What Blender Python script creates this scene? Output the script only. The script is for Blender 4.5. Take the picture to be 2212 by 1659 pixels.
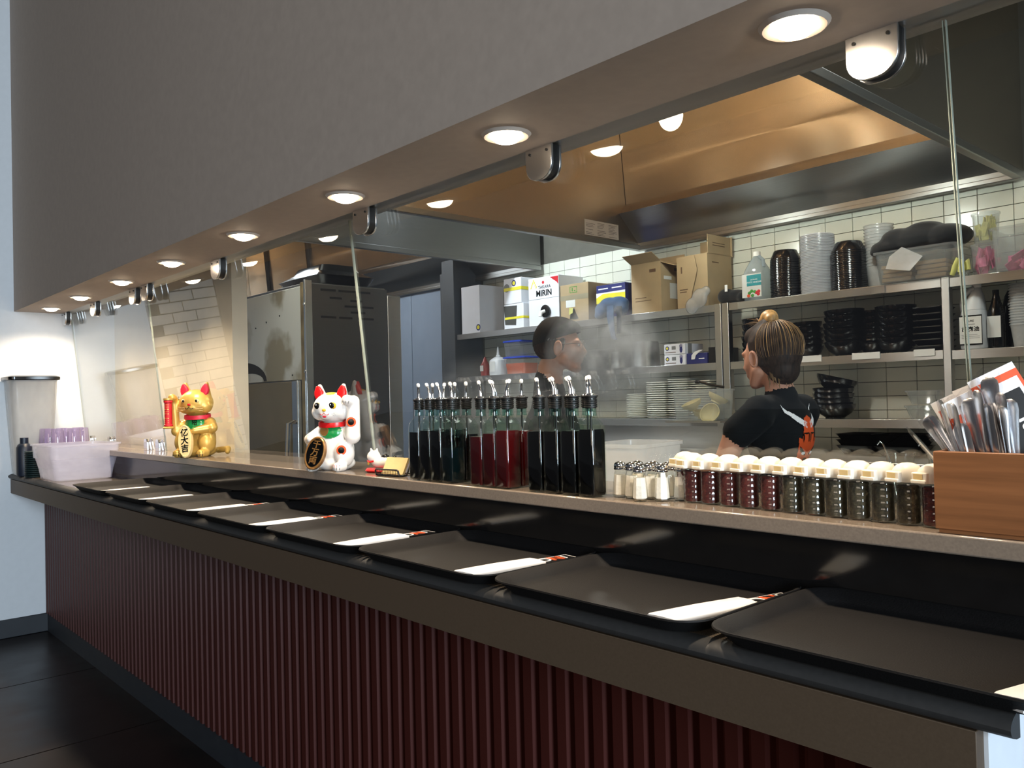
import bpy, bmesh, math, random
import numpy as np
from mathutils import Vector, Matrix, Euler
from mathutils.bvhtree import BVHTree
for o in list(bpy.data.objects): bpy.data.objects.remove(o)
SC = bpy.context.scene
COL = SC.collection
RN = random.Random(11)
PI = math.pi
UP = 1.24            # everything below is written relative to eye height; lifted by UP at the very end (floor = 0)

def lin(r, g, b):
    f = lambda v: (v/255/12.92) if v/255 <= .04045 else ((v/255+.055)/1.055)**2.4
    return (f(r), f(g), f(b), 1)

# ---------------------------------------------------------------- camera, world, lights, exposure
yaw, pitch, roll = -0.8348, 0.01675, -0.02421
fw = Vector((math.sin(yaw)*math.cos(pitch), math.cos(yaw)*math.cos(pitch), math.sin(pitch)))
r0 = Vector((math.cos(yaw), -math.sin(yaw), 0)); u0 = r0.cross(fw)
rr = r0*math.cos(roll)+u0*math.sin(roll); uu = -r0*math.sin(roll)+u0*math.cos(roll)
cam = bpy.data.cameras.new('camera'); camo = bpy.data.objects.new('camera', cam); COL.objects.link(camo)
cam.sensor_width = 36; cam.lens = 1774.5/2212*36; cam.clip_start = .02
camo.matrix_world = Matrix(((rr.x, uu.x, -fw.x, 0), (rr.y, uu.y, -fw.y, 0), (rr.z, uu.z, -fw.z, 0), (0, 0, 0, 1)))
SC.camera = camo
w = bpy.data.worlds.new('world'); SC.world = w; w.use_nodes = True
bg = w.node_tree.nodes['Background']; bg.inputs[0].default_value = (.80, .86, 1.0, 1); bg.inputs[1].default_value = .07
SC.view_settings.view_transform = 'Standard'; SC.view_settings.look = 'None'
SC.view_settings.exposure = 0; SC.view_settings.gamma = 1; SC.view_settings.use_curve_mapping = False
SC.cycles.use_denoising = True
SC.cycles.max_bounces = 10; SC.cycles.transparent_max_bounces = 48; SC.cycles.volume_bounces = 0
SC.cycles.sample_clamp_indirect = 4

def area(name, loc, look, sx, sy, power, color):
    L = bpy.data.lights.new(name, 'AREA'); L.shape = 'RECTANGLE'; L.size = sx; L.size_y = sy; L.energy = power; L.color = color
    o = bpy.data.objects.new(name, L); COL.objects.link(o); o.location = loc
    o.rotation_euler = (Vector(look)-Vector(loc)).to_track_quat('-Z', 'Y').to_euler(); return o
# customer side: cool daylight from the shop front, then an added warm fill
area('customer_side_light', (5.8, -1.3, .7), (-5.2, .3, .35), 1.8, 2.6, 600, (.72, .87, 1))
area('customer_side_light', (1.6, -4.4, 1.4), (-2.2, 1.0, 1.1), 2.4, 2.2, 66, (1, .84, .68))  # warm unseen front light, added for the soffit; not daylight
# fluorescent light of the kitchen ceiling
area('kitchen_ceiling_light', (-4.4, 1.75, 1.95), (-4.6, 2.6, -.6), 2.4, .25, 44, (.96, 1, .93))
area('kitchen_ceiling_light', (-.3, 3.2, 1.9), (-.9, 3.3, -1), .5, 1.4, 26, (.95, 1, .95))
area('kitchen_ceiling_light', (-6.3, 3.2, 1.9), (-6.0, 3.6, -1), .8, 1.2, 90, (.85, .93, 1))

def spot(name, loc, look, power, color, size=120, soft=.06):
    L = bpy.data.lights.new(name, 'SPOT'); L.energy = power; L.color = color; L.spot_size = math.radians(size); L.spot_blend = .6; L.shadow_soft_size = soft
    o = bpy.data.objects.new(name, L); COL.objects.link(o); o.location = loc; o.rotation_euler = (Vector(look)-Vector(loc)).to_track_quat('-Z', 'Y').to_euler(); return o
for x_ in (-1.75, -2.75): spot('under_hood_fill', (x_, 3.78, .955), (x_, 4.5, .60), 11, (.92, 1, .92), 150, .05)  # unseen cool spots added to brighten the upper wall tiles
spot('under_hood_fill', (-2.2, 2.75, 1.06), (-2.1, 2.7, -1), 60, (1, .95, .86), 150, .08)  # unseen spot added to brighten the steam and the people
spot('kitchen_ceiling_light', (-4.1, 2.9, 1.85), (-4.7, 4.4, .6), 190, (.82, .92, 1), 110, .1)
# ---------------------------------------------------------------- materials
def new(name):
    m = bpy.data.materials.new(name); m.use_nodes = True
    nt = m.node_tree; return m, nt, nt.nodes, nt.links, nt.nodes['Principled BSDF']
def pm(name, col, rough=.5, metal=0, var=.08, scale=14, bump=0, stretch=(1, 1, 1), rvar=.06, spec=.5, coat=0, sheen=0, emis=None, es=0, trans=0, alpha=1, sss=0):
    m, nt, N, L, b = new(name)
    tc = N.new('ShaderNodeTexCoord'); mp = N.new('ShaderNodeMapping'); mp.inputs['Scale'].default_value = stretch
    nz = N.new('ShaderNodeTexNoise'); nz.inputs['Scale'].default_value = scale; nz.inputs['Detail'].default_value = 4
    L.new(tc.outputs['Object'], mp.inputs[0]); L.new(mp.outputs[0], nz.inputs['Vector'])
    cr = N.new('ShaderNodeValToRGB'); cr.color_ramp.elements[0].position = .3; cr.color_ramp.elements[1].position = .7
    c = lin(*col) if max(col[:3]) > 1.5 else (*col[:3], 1)
    cr.color_ramp.elements[0].color = (*[max(0, v*(1-var)) for v in c[:3]], 1); cr.color_ramp.elements[1].color = (*[min(1, v*(1+var)) for v in c[:3]], 1)
    L.new(nz.outputs['Fac'], cr.inputs[0]); L.new(cr.outputs[0], b.inputs['Base Color'])
    mr = N.new('ShaderNodeMapRange'); mr.inputs['To Min'].default_value = max(.02, rough-rvar); mr.inputs['To Max'].default_value = min(1, rough+rvar)
    L.new(nz.outputs['Fac'], mr.inputs['Value']); L.new(mr.outputs[0], b.inputs['Roughness'])
    b.inputs['Metallic'].default_value = metal; b.inputs['Specular IOR Level'].default_value = spec
    b.inputs['Coat Weight'].default_value = coat; b.inputs['Coat Roughness'].default_value = .08
    b.inputs['Sheen Weight'].default_value = sheen; b.inputs['Transmission Weight'].default_value = trans; b.inputs['Alpha'].default_value = alpha
    if sss: b.inputs['Subsurface Weight'].default_value = sss; b.inputs['Subsurface Radius'].default_value = (.02, .01, .006)
    if bump:
        bp = N.new('ShaderNodeBump'); bp.inputs['Strength'].default_value = bump; bp.inputs['Distance'].default_value = .002
        L.new(nz.outputs['Fac'], bp.inputs['Height']); L.new(bp.outputs[0], b.inputs['Normal'])
    if emis: b.inputs['Emission Color'].default_value = (*emis, 1); b.inputs['Emission Strength'].default_value = es
    return m
def steel(name, col, rough=.3, aniso=.75, var=.1, stretch=(2, 2, 160)):
    m = pm(name, col, rough, 1, var*.4, 3, 0, stretch, .006)
    N, L = m.node_tree.nodes, m.node_tree.links; b = N['Principled BSDF']
    tg = N.new('ShaderNodeTangent'); tg.direction_type = 'RADIAL'; tg.axis = 'Z'
    L.new(tg.outputs[0], b.inputs['Tangent']); b.inputs['Anisotropic'].default_value = aniso; b.inputs['Anisotropic Rotation'].default_value = .25
    return m
def thin(name, tint=(1, 1, 1), ior=1.5, rough=0, boost=1, haze=0, hcol=(.9, .9, .9)):
    m, nt, N, L, b = new(name); N.remove(b); out = N['Material Output']
    tr = N.new('ShaderNodeBsdfTransparent'); tr.inputs[0].default_value = (*tint, 1)
    gl = N.new('ShaderNodeBsdfGlossy'); gl.inputs['Roughness'].default_value = rough
    fr = N.new('ShaderNodeFresnel'); fr.inputs[0].default_value = ior
    nz = N.new('ShaderNodeTexNoise'); nz.inputs['Scale'].default_value = 5
    ml = N.new('ShaderNodeMath'); ml.operation = 'MULTIPLY'; ml.inputs[1].default_value = boost; ml.use_clamp = True
    ge = N.new('ShaderNodeNewGeometry'); ib = N.new('ShaderNodeMath'); ib.operation = 'SUBTRACT'; ib.inputs[0].default_value = 1; L.new(ge.outputs['Backfacing'], ib.inputs[1])
    m0 = N.new('ShaderNodeMath'); m0.operation = 'MULTIPLY'; L.new(fr.outputs[0], m0.inputs[0]); L.new(ib.outputs[0], m0.inputs[1]); L.new(m0.outputs[0], ml.inputs[0]); mx = N.new('ShaderNodeMixShader'); L.new(ml.outputs[0], mx.inputs[0])
    src = tr
    if haze:
        df = N.new('ShaderNodeBsdfDiffuse'); df.inputs[0].default_value = (*hcol, 1); tl = N.new('ShaderNodeBsdfTranslucent'); tl.inputs[0].default_value = (*hcol, 1)
        dm = N.new('ShaderNodeMixShader'); L.new(df.outputs[0], dm.inputs[1]); L.new(tl.outputs[0], dm.inputs[2])
        hm = N.new('ShaderNodeMixShader')
        mr = N.new('ShaderNodeMapRange'); mr.inputs['To Min'].default_value = haze*.85; mr.inputs['To Max'].default_value = min(1, haze*1.15); L.new(nz.outputs['Fac'], mr.inputs['Value'])
        L.new(mr.outputs[0], hm.inputs[0]); L.new(tr.outputs[0], hm.inputs[1]); L.new(dm.outputs[0], hm.inputs[2]); src = hm
    L.new(src.outputs[0], mx.inputs[1]); L.new(gl.outputs[0], mx.inputs[2]); L.new(mx.outputs[0], out.inputs[0]); return m
def emit(name, col, s):
    m, nt, N, L, b = new(name); b.inputs['Base Color'].default_value = (*col, 1); b.inputs['Emission Color'].default_value = (*col, 1); b.inputs['Emission Strength'].default_value = s; return m

M = {}
M['soffit'] = pm('grey_wall_paint', (166, 153, 142), .75, 0, .04, 40, .12)
M['whitewall'] = pm('pale_blue_white_paint', (214, 219, 224), .6, 0, .02, 30, .1)
M['beige'] = pm('beige_wall_paint', (222, 210, 188), .55, 0, .04, 12, .08)
M['kwall'] = pm('kitchen_grey_panel', (140, 154, 172), .45, 0, .04, 8)
M['ceil'] = pm('ceiling_panel', (170, 170, 165), .8)
M['tile'] = pm('glazed_cream_tile', (216, 217, 204), .22, 0, .05, 2.2, 0, (1, 1, 1), .05)
M['grout'] = pm('dark_tile_grout', (92, 90, 82), .9)
M['floor'] = pm('dark_polished_concrete', (26, 17, 14), .34, 0, .45, 6, .15, rvar=.12, spec=.3)
M['joint'] = pm('black_floor_joint', (10, 8, 8), .6)
M['red'] = pm('dark_red_painted_slat', (66, 27, 22), .5, 0, .12, 5, .05, (1, 1, .2), spec=.25)
M['kick'] = pm('charcoal_rubber_base', (38, 42, 48), .5)
M['fascia'] = pm('grey_brown_solid_surface', (84, 70, 56), .5, 0, .05, 300, spec=.3)
M['ctop'] = pm('dark_speckled_counter_stone', (96, 88, 78), .16, 0, .1, 260, 0, rvar=.04)
M['nose'] = pm('dark_grey_counter_edge', (50, 50, 50), .6, 0, .06, 120)
M['ledge'] = pm('grey_speckled_ledge_stone', (128, 116, 104), .12, 0, .1, 280, 0, rvar=.03)
M['riser'] = pm('black_gloss_riser', (22, 21, 21), .10, 0, .1, 30, rvar=.02)
M['steel'] = steel('brushed_stainless_steel', (.56, .55, .53), .30)
M['hood'] = steel('brushed_hood_steel', (.60, .55, .48), .27, .8)
M['dsteel'] = steel('dull_stainless_steel', (.36, .36, .35), .42, .5)
M['bsteel'] = pm('bright_steel_trim', (.74, .75, .76), .24, 1, .04)
M['chrome'] = pm('polished_chrome', (.86, .86, .86), .08, 1, .03, rvar=.02)
M['dark'] = pm('black_rubber', (14, 14, 14), .5)
M['tray'] = pm('black_grained_tray_plastic', (14, 13, 14), .64, 0, .25, 420, .25, spec=.3)
M['white'] = pm('white_paper', (238, 238, 238), .7, 0, .02)
M['black_card'] = pm('black_card', (16, 16, 18), .35)
M['orange'] = pm('orange_print', (222, 84, 34), .5)
M['tan'] = pm('tan_chopstick_wood', (196, 150, 100), .6)
M['pane'] = thin('clear_pane_glass', (.985, .995, .99), 1.5, 0, 1.7)
M['paneedge'] = pm('green_glass_edge', (176, 182, 168), .15, 0, .05, trans=.3)
M['bottle'] = thin('clear_bottle_glass', (.93, .97, .94), 1.5, .02, 1.0)
M['neck'] = thin('green_tinted_bottle_glass', (.74, .92, .88), 1.5, .02, 1.8)
M['soy'] = pm('dark_soy_sauce', (7, 6, 6), .08, 0, .3, rvar=.02)
M['teal'] = pm('dark_vinegar', (5, 16, 18), .08, 0, .2, rvar=.02)
M['redsauce'] = pm('dark_red_vinegar', (58, 7, 9), .08, 0, .2, 8, rvar=.02, emis=None)
M['pour'] = pm('chrome_pourer', (.9, .9, .9), .1, 1, .03, rvar=.02)
M['cap'] = pm('white_plastic_cap', (244, 242, 236), .35, 0, .02)
M['glassjar'] = thin('pressed_jar_glass', (.93, .93, .90), 1.5, .04, 1.6)
M['salt'] = pm('white_salt', (238, 234, 226), .9, 0, .05, 200, .3)
M['chili'] = pm('red_chili_flakes', (74, 18, 14), .8, 0, .6, 190, .6)
M['herb'] = pm('green_brown_herb_mix', (60, 55, 40), .8, 0, .55, 190, .6)
M['lid'] = pm('cream_white_plastic_lid', (240, 232, 216), .38, 0, .02, 20)
M['bamboo'] = pm('bamboo_wood', (132, 86, 52), .42, 0, .22, 3.5, .06, (1.2, 6, 26))
M['cutlery'] = pm('stainless_cutlery', (.82, .82, .82), .26, 1, .05, rvar=.04)
M['sleeve'] = thin('clear_plastic_sleeve', (.95, .95, .96), 1.5, .15, .9)
M['gold'] = pm('gold_paint', (206, 166, 84), .36, .35, .18, 16, .08)
M['catwhite'] = pm('white_glazed_ceramic', (240, 236, 230), .16, 0, .02, 8, coat=.5)
M['catred'] = pm('red_enamel', (196, 22, 26), .3, 0, .06)
M['pinkred'] = pm('crimson_cat_ear', (206, 34, 58), .45, 0, .08)
M['green'] = pm('green_enamel', (22, 134, 66), .25, 0, .08)
M['koban'] = pm('antique_gold_enamel', (150, 108, 60), .3, .5, .15, 30)
M['cream'] = pm('cream_enamel', (222, 196, 140), .4, 0, .1, 20)
M['black'] = pm('black_enamel', (12, 12, 12), .25)
M['yellow'] = pm('yellow_enamel', (232, 180, 40), .4)
M['card'] = pm('brown_corrugated_cardboard', (170, 148, 114), .85, 0, .08, 9, .08)
M['carddk'] = pm('cardboard_print', (96, 74, 52), .85)
M['tape'] = pm('packing_tape', (150, 140, 116), .3, 0, .1)
M['foam'] = pm('white_carton', (228, 230, 236), .6, 0, .03)
M['yellowp'] = pm('yellow_print', (232, 220, 50), .6)
M['greyp'] = pm('grey_print', (120, 122, 122), .6)
M['openingshade'] = pm('painted_opening_shade', (70, 70, 66), .9)  # dark colour paints the shade inside openings of closed cartons
M['bluep'] = pm('navy_blue_print', (34, 40, 104), .5)
M['cyanp'] = pm('teal_print', (20, 140, 150), .5)
M['greenp'] = pm('green_print', (60, 140, 50), .5)
M['redp'] = pm('red_print', (200, 30, 40), .5)
M['bluecloth'] = pm('blue_apron_cloth', (44, 76, 112), .85, 0, .25, 18, .3, sheen=.2)
M['blackcloth'] = pm('black_cloth', (16, 16, 18), .9, 0, .3, 30, .5, sheen=.2)
M['shirt'] = pm('black_cotton_shirt', (13, 17, 20), .95, 0, .2, 12, .25, sheen=.04, spec=.2)
M['bag'] = thin('crinkled_plastic_bag', (.9, .92, .95), 1.5, .15, 2.5, .35)
M['blackplast'] = pm('black_gloss_plastic', (12, 12, 13), .16, 0, .2, 20, rvar=.05)
M['frost'] = thin('frosted_white_plastic', (.9, .92, .95), 1.45, .2, 1, .42, (.74, .74, .86))
M['lidwhite'] = thin('stacked_white_plastic', (.9, .92, .95), 1.45, .2, 1, .85, (.9, .91, .94))
M['clear'] = thin('clear_polycarbonate', (.93, .95, .95), 1.5, .08, 1.6, .16)
M['milky'] = thin('milky_polypropylene', (.92, .93, .93), 1.45, .2, 1, .42)
M['cup'] = thin('clear_violet_tumbler', (.90, .87, .95), 1.5, .05, 1.8, .12, (.75, .7, .85))
M['melamine'] = pm('black_melamine', (13, 12, 12), .12, 0, .2, rvar=.04)
M['plate'] = pm('white_glazed_plate', (236, 236, 226), .25, 0, .03)
M['jugw'] = pm('white_plastic_jug', (196, 198, 200), .4, 0, .04)
M['vin'] = thin('clear_jug_with_vinegar', (.82, .88, .92), 1.45, .1, 1.2, .4, (.7, .78, .84))
M['skin'] = pm('warm_skin', (204, 150, 124), .5, 0, .05, 8, .05, sss=.1)
M['skinm'] = pm('tan_skin', (196, 146, 118), .5, 0, .05, 8, .05, sss=.1)
M['hair'] = pm('dark_brown_hair', (46, 33, 24), .62, 0, .75, 7, .5, (16, 16, 1.2), spec=.3)
M['blond'] = pm('blond_streaked_hair', (196, 152, 92), .45, 0, .4, 5, .5, (14, 14, 2))
M['cuphat'] = pm('black_cap_fabric', (16, 19, 20), .8, 0, .2, 30, .2)
M['brick'] = pm('white_painted_brick', (206, 202, 194), .6, 0, .08, 9, .2)
M['streak'] = pm('dark_blond_streaks', (118, 90, 56), .5, 0, .5, 9, .3)
M['darkpan'] = pm('dark_worn_pan_steel', (.13, .13, .125), .42, .85, .2, 6)
M['column'] = pm('dark_grey_painted_steel', (84, 88, 92), .5, .2, .06, 5)
M['ringw'] = pm('satin_white_trim', (196, 186, 176), .35, 0, .03)
M['pants'] = pm('black_trousers', (18, 18, 20), .9, 0, .2, 20)
M['soot'] = pm('soot_stain', (34, 32, 28), .8, 0, .5, 9)
M['grime'] = pm('brown_grime', (120, 104, 76), .7, .1, .5, 7)
M['ovengrey'] = pm('worn_grey_oven_panel', (190, 190, 186), .38, .05, .22, 3.2, .05)
M['ovenbrown'] = pm('brown_steel_panel', (138, 124, 100), .42, .35, .15, 3)  # brown tone of the lower door, varied by soft noise
M['ovenside'] = steel('dark_oven_side_steel', (.20, .205, .215), .34, .5)  # darker steel tone for the side panel
M['yelrub'] = pm('yellow_rubber', (220, 176, 30), .5)
M['pinkpk'] = pm('pink_sweetener_packets', (226, 110, 152), .7, 0, .35, 30)
M['yelpk'] = pm('yellow_sweetener_packets', (206, 196, 110), .7, 0, .35, 30)
M['brownpk'] = pm('brown_napkin_stack', (150, 116, 78), .85, 0, .3, 4, .3, (1, 1, 30))
M['towel'] = pm('yellow_green_towel', (206, 204, 120), .9, 0, .15, 25, .3)
M['labelw'] = pm('white_label', (214, 214, 210), .6, 0, .03)
M['downlens'] = emit('downlight_lens', (1, .80, .58), 34)
M['hoodlens'] = emit('hood_lamp_glass', (1, .86, .62), 7)
M['ketchup'] = pm('ketchup_red', (150, 30, 22), .4)
M['orangefood'] = pm('orange_dressing', (190, 84, 40), .5)
M['bluelid'] = pm('blue_plastic_lid', (40, 66, 170), .4)
M['deepblue'] = pm('dark_blue_rubber', (20, 30, 46), .4)
M['lids'] = pm('dark_teal_melamine', (26, 42, 44), .3)
M['batter'] = pm('pale_yellow_bowl', (222, 206, 150), .5)

_cr = [n for n in M['ovengrey'].node_tree.nodes if n.type == 'VALTORGB'][0]; _cr.color_ramp.elements[0].color = lin(150, 140, 118); _cr.color_ramp.elements[0].position = .40; _cr.color_ramp.elements[1].position = .52
# ---------------------------------------------------------------- mesh builder
class MB:
    def __init__(s): s.v = []; s.f = []; s.m = []
    def add(s, vs, fs, m=0):
        b = len(s.v); s.v += [tuple(v) for v in vs]; s.f += [tuple(b+i for i in f) for f in fs]; s.m += [m]*len(fs); return s
    def box(s, a, b, m=0, mtx=None):
        x0, y0, z0 = a; x1, y1, z1 = b
        vs = [Vector(p) for p in ((x0, y0, z0), (x1, y0, z0), (x1, y1, z0), (x0, y1, z0), (x0, y0, z1), (x1, y0, z1), (x1, y1, z1), (x0, y1, z1))]
        if mtx: vs = [mtx @ v for v in vs]
        return s.add(vs, [(0, 3, 2, 1), (4, 5, 6, 7), (0, 1, 5, 4), (1, 2, 6, 5), (2, 3, 7, 6), (3, 0, 4, 7)], m)
    def cbox(s, c, d, m=0, rot=None):
        mt = Matrix.Translation(c) @ (Euler(rot).to_matrix().to_4x4() if rot else Matrix())
        return s.box((-d[0]/2, -d[1]/2, -d[2]/2), (d[0]/2, d[1]/2, d[2]/2), m, mt)
    def loft(s, loops, m=0, cap0=True, cap1=True, mtx=None, close=True):
        n = len(loops[0]); vs = [Vector(p) for l in loops for p in l]
        if mtx: vs = [mtx @ v for v in vs]
        fs = []
        for k in range(len(loops)-1):
            for i in range(n if close else n-1):
                j = (i+1) % n; fs.append((k*n+i, k*n+j, (k+1)*n+j, (k+1)*n+i))
        if cap0: fs.append(tuple(reversed(range(n))))
        if cap1: fs.append(tuple((len(loops)-1)*n+i for i in range(n)))
        return s.add(vs, fs, m)
    def lathe(s, prof, c=(0, 0, 0), seg=20, m=0, cap0=True, cap1=True, mtx=None):
        return s.loft([[(c[0]+r*math.cos(2*PI*i/seg), c[1]+r*math.sin(2*PI*i/seg), c[2]+z) for i in range(seg)] for r, z in prof], m, cap0, cap1, mtx)
    def tube(s, pts, r, seg=8, m=0, caps=True):
        pts = [Vector(p) for p in pts]; rs = r if isinstance(r, (list, tuple)) else [r]*len(pts)
        loops = []; prev = None
        for i, p in enumerate(pts):
            d = (pts[min(i+1, len(pts)-1)]-pts[max(i-1, 0)]).normalized()
            if prev is None: a = d.orthogonal().normalized()
            else: a = (prev-d*prev.dot(d)).normalized()
            prev = a; b = d.cross(a)
            loops.append([p+(a*math.cos(2*PI*k/seg)+b*math.sin(2*PI*k/seg))*rs[i] for k in range(seg)])
        return s.loft(loops, m, caps, caps)
    def ell(s, c, r, m=0, seg=16, rings=10, rot=None):
        mt = Matrix.Translation(c) @ (Euler(rot).to_matrix().to_4x4() if rot else Matrix())
        loops = []
        for k in range(rings+1):
            t = PI*k/rings; q = max(math.sin(t), .02)
            loops.append([(r[0]*q*math.cos(2*PI*i/seg), r[1]*q*math.sin(2*PI*i/seg), -r[2]*math.cos(t)) for i in range(seg)])
        return s.loft(loops, m, True, True, mt)
    def cap(s, a, ra, b, rb, m=0, seg=14):
        a, b = Vector(a), Vector(b); d = b-a; L = d.length; d.normalize()
        x = d.orthogonal().normalized(); y = d.cross(x); loops = []
        st = [(-math.cos(t)*ra, math.sin(t)*ra) for t in (.15, .5, .9, 1.3)]+[(L-math.cos(t)*rb, math.sin(t)*rb) for t in (1.84, 2.24, 2.64, 2.99)]
        for h, q in st: loops.append([a+d*h+(x*math.cos(2*PI*i/seg)+y*math.sin(2*PI*i/seg))*q for i in range(seg)])
        return s.loft(loops, m)
    def prism(s, poly, t0, t1, axis='y', m=0, mtx=None):
        f = {'y': lambda p, t: (p[0], t, p[1]), 'x': lambda p, t: (t, p[0], p[1]), 'z': lambda p, t: (p[0], p[1], t)}[axis]
        return s.loft([[f(p, t0) for p in poly], [f(p, t1) for p in poly]], m, True, True, mtx)
def rrect(wd, dp, r, z, n=4, cx=0, cy=0):
    out = []
    for sx, sy, a0 in ((1, 1, 0), (-1, 1, PI/2), (-1, -1, PI), (1, -1, 3*PI/2)):
        for k in range(n+1):
            a = a0+PI/2*k/n; out.append((cx+sx*(wd/2-r)+r*math.cos(a), cy+sy*(dp/2-r)+r*math.sin(a), z))
    return out

def mk(name, mb, mats, parent=None, bev=0, smooth=32, loc=None, kind=None, label=None):
    me = bpy.data.meshes.new(name); me.from_pydata(mb.v, [], mb.f)
    if not isinstance(mats, (list, tuple)): mats = [mats]
    for m in mats: me.materials.append(M[m] if isinstance(m, str) else m)
    me.polygons.foreach_set('material_index', mb.m)
    bm = bmesh.new(); bm.from_mesh(me); bmesh.ops.recalc_face_normals(bm, faces=bm.faces); bm.to_mesh(me); bm.free()
    me.polygons.foreach_set('use_smooth', [True]*len(me.polygons))
    me.set_sharp_from_angle(angle=math.radians(smooth)); me.update()
    o = bpy.data.objects.new(name, me); COL.objects.link(o)
    if parent: o.parent = parent
    if loc: o.location = loc
    if bev:
        b = o.modifiers.new('bevel', 'BEVEL'); b.width = bev; b.segments = 2; b.limit_method = 'ANGLE'; b.angle_limit = math.radians(40); b.harden_normals = False
    if kind: o['kind'] = kind
    if label: o['label'] = label
    return o
def thing(name, label, cat, loc=(0, 0, 0), rz=0, group=None, rot=None):
    o = bpy.data.objects.new(name, None); COL.objects.link(o); o.empty_display_size = .05
    o.location = loc; o.rotation_euler = rot or (0, 0, rz); o['label'] = label; o['category'] = cat
    if group: o['group'] = group
    return o
def tag(o, label, cat, group=None):
    o['label'] = label; o['category'] = cat
    if group: o['group'] = group
    return o
def dup(o, loc=None, rz=None, label=None, group=None, parent=None, rot=None):
    c = o.copy(); COL.objects.link(c)
    if parent is not None: c.parent = parent
    for ch in list(o.children): dup(ch, parent=c)
    if loc is not None: c.location = loc
    if rz is not None: c.rotation_euler = (0, 0, rz)
    if rot is not None: c.rotation_euler = rot
    if label: c['label'] = label
    if group: c['group'] = group
    return c
def struct(name, mb, mats, **k): return mk(name, mb, mats, kind='structure', **k)
NUM = 'twenty thirty forty'.split()
ORD = 'first second third fourth fifth sixth seventh eighth ninth tenth eleventh twelfth thirteenth fourteenth fifteenth sixteenth seventeenth eighteenth nineteenth'.split()
ORD += ['twentieth']+['twenty-'+o for o in ORD[:9]]+['thirtieth']+['thirty-'+o for o in ORD[:9]]+['fortieth']
def text(s, size, mat, parent, loc, rot=(0, 0, 0), name='lettering', ext=.0004, align='CENTER', sx=1, bold=0):
    cu = bpy.data.curves.new('t', 'FONT'); cu.body = s; cu.size = size; cu.extrude = ext; cu.align_x = align; cu.align_y = 'CENTER'; cu.offset = bold; cu.resolution_u = 3
    t = bpy.data.objects.new('t', cu); COL.objects.link(t)
    dg = bpy.context.evaluated_depsgraph_get(); me = bpy.data.meshes.new_from_object(t.evaluated_get(dg)); me.name = name
    bpy.data.objects.remove(t); bpy.data.curves.remove(cu); me.materials.clear(); me.materials.append(M[mat])
    o = bpy.data.objects.new(name, me); COL.objects.link(o); o.parent = parent; o.location = loc; o.rotation_euler = rot; o.scale = (sx, 1, 1); return o
def blob(name, prims, vox, mats, parent=None, sm=6, cuts=None):
    """one continuous surface grown round overlapping ellipsoids ('e',c,r,mat[,rot]) and tapered limbs ('c',a,ra,b,rb,mat)"""
    mb = MB()
    for p in prims:
        if p[0] == 'e': mb.ell(p[1], p[2], 0, 20, 14, p[4] if len(p) > 4 else None)
        else: mb.cap(p[1], p[2], p[3], p[4], 0, 16)
    o = mk(name, mb, mats, None)
    r = o.modifiers.new('r', 'REMESH'); r.mode = 'VOXEL'; r.voxel_size = vox; r.use_smooth_shade = True
    s = o.modifiers.new('s', 'SMOOTH'); s.factor = .5; s.iterations = sm
    dg = bpy.context.evaluated_depsgraph_get(); me = bpy.data.meshes.new_from_object(o.evaluated_get(dg)); me.name = name
    bpy.data.objects.remove(o)
    me.materials.clear()
    for m in mats: me.materials.append(M[m])
    n = len(me.polygons); C = np.empty(n*3, 'f'); me.polygons.foreach_get('center', C); C = C.reshape(-1, 3)
    best = np.full(n, 1e9); idx = np.zeros(n, 'i')
    for p in prims:
        if p[0] == 'e':
            q = C-np.array(p[1], 'f'); mi = p[3]
            if len(p) > 4: q = q @ np.array(Euler(p[4]).to_matrix())
            d = (np.linalg.norm(q/np.array(p[2], 'f'), axis=1)-1)*min(p[2])
        else:
            a, b = np.array(p[1], 'f'), np.array(p[3], 'f'); ab = b-a; mi = p[5]
            t = np.clip(((C-a) @ ab)/(ab @ ab), 0, 1); d = np.linalg.norm(C-(a+t[:, None]*ab), axis=1)-(p[2]+(p[4]-p[2])*t)
        k = d < best; best[k] = d[k]; idx[k] = mi
    if cuts:
        for fn, mi in cuts: idx[fn(C[:, 0], C[:, 1], C[:, 2])] = mi
    me.polygons.foreach_set('material_index', idx); me.polygons.foreach_set('use_smooth', [True]*n); me.update()
    o = bpy.data.objects.new(name, me); COL.objects.link(o)
    if parent: o.parent = parent
    return o
# ---------------------------------------------------------------- the building
W = -5.20; FL = -1.24; RY = 1.305; LZ = -.21; CZ = -.35
g = struct('floor', MB().box((-10.3, -4, FL-.1), (3, 4.6, FL-.012)), 'joint')
sl = MB().box((.004, .004, -.012), (.896, .896, 0)); first = None
for i in range(9):
    for j in range(6):
        x = W+.02+i*.9; y = -3.99+j*.9
        if x > 1: continue
        if first is None: first = mk('slab', sl, 'floor', g, loc=(x, y, FL)); continue
        o = first.copy(); COL.objects.link(o); o.location = (x, y, FL)
struct('wall_left', MB().box((W-.12, .86, FL), (W, 1.6, 3.3)), 'whitewall')
struct('baseboard_left', MB().box((W, .86, FL), (W+.014, 1.155, FL+.10)), 'kick', bev=.003)
struct('wall_front', MB().box((W, 1.01, .543), (3, 1.245, 3.3)).box((W, 1.02, .60), (3, 1.24, .70)), 'soffit')
struct('trim_1', MB().box((W, 1.246, .545), (3, 1.262, .60)).box((W, 1.262, .545), (3, 1.322, .62)), 'dsteel')
struct('wall_partition', MB().box((W, 1.53, FL), (-3.53, 1.60, 2.0)), 'beige')
struct('wall_far', MB().box((-10.3, 1.6, FL), (-10.2, 4.6, 2.0)).box((-10.2, 1.61, FL), (W-.01, 1.68, 2.0)), 'kwall')
struct('wall_right', MB().box((1.3, 1.6, FL), (1.4, 4.6, 2.0)), 'kwall')
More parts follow.
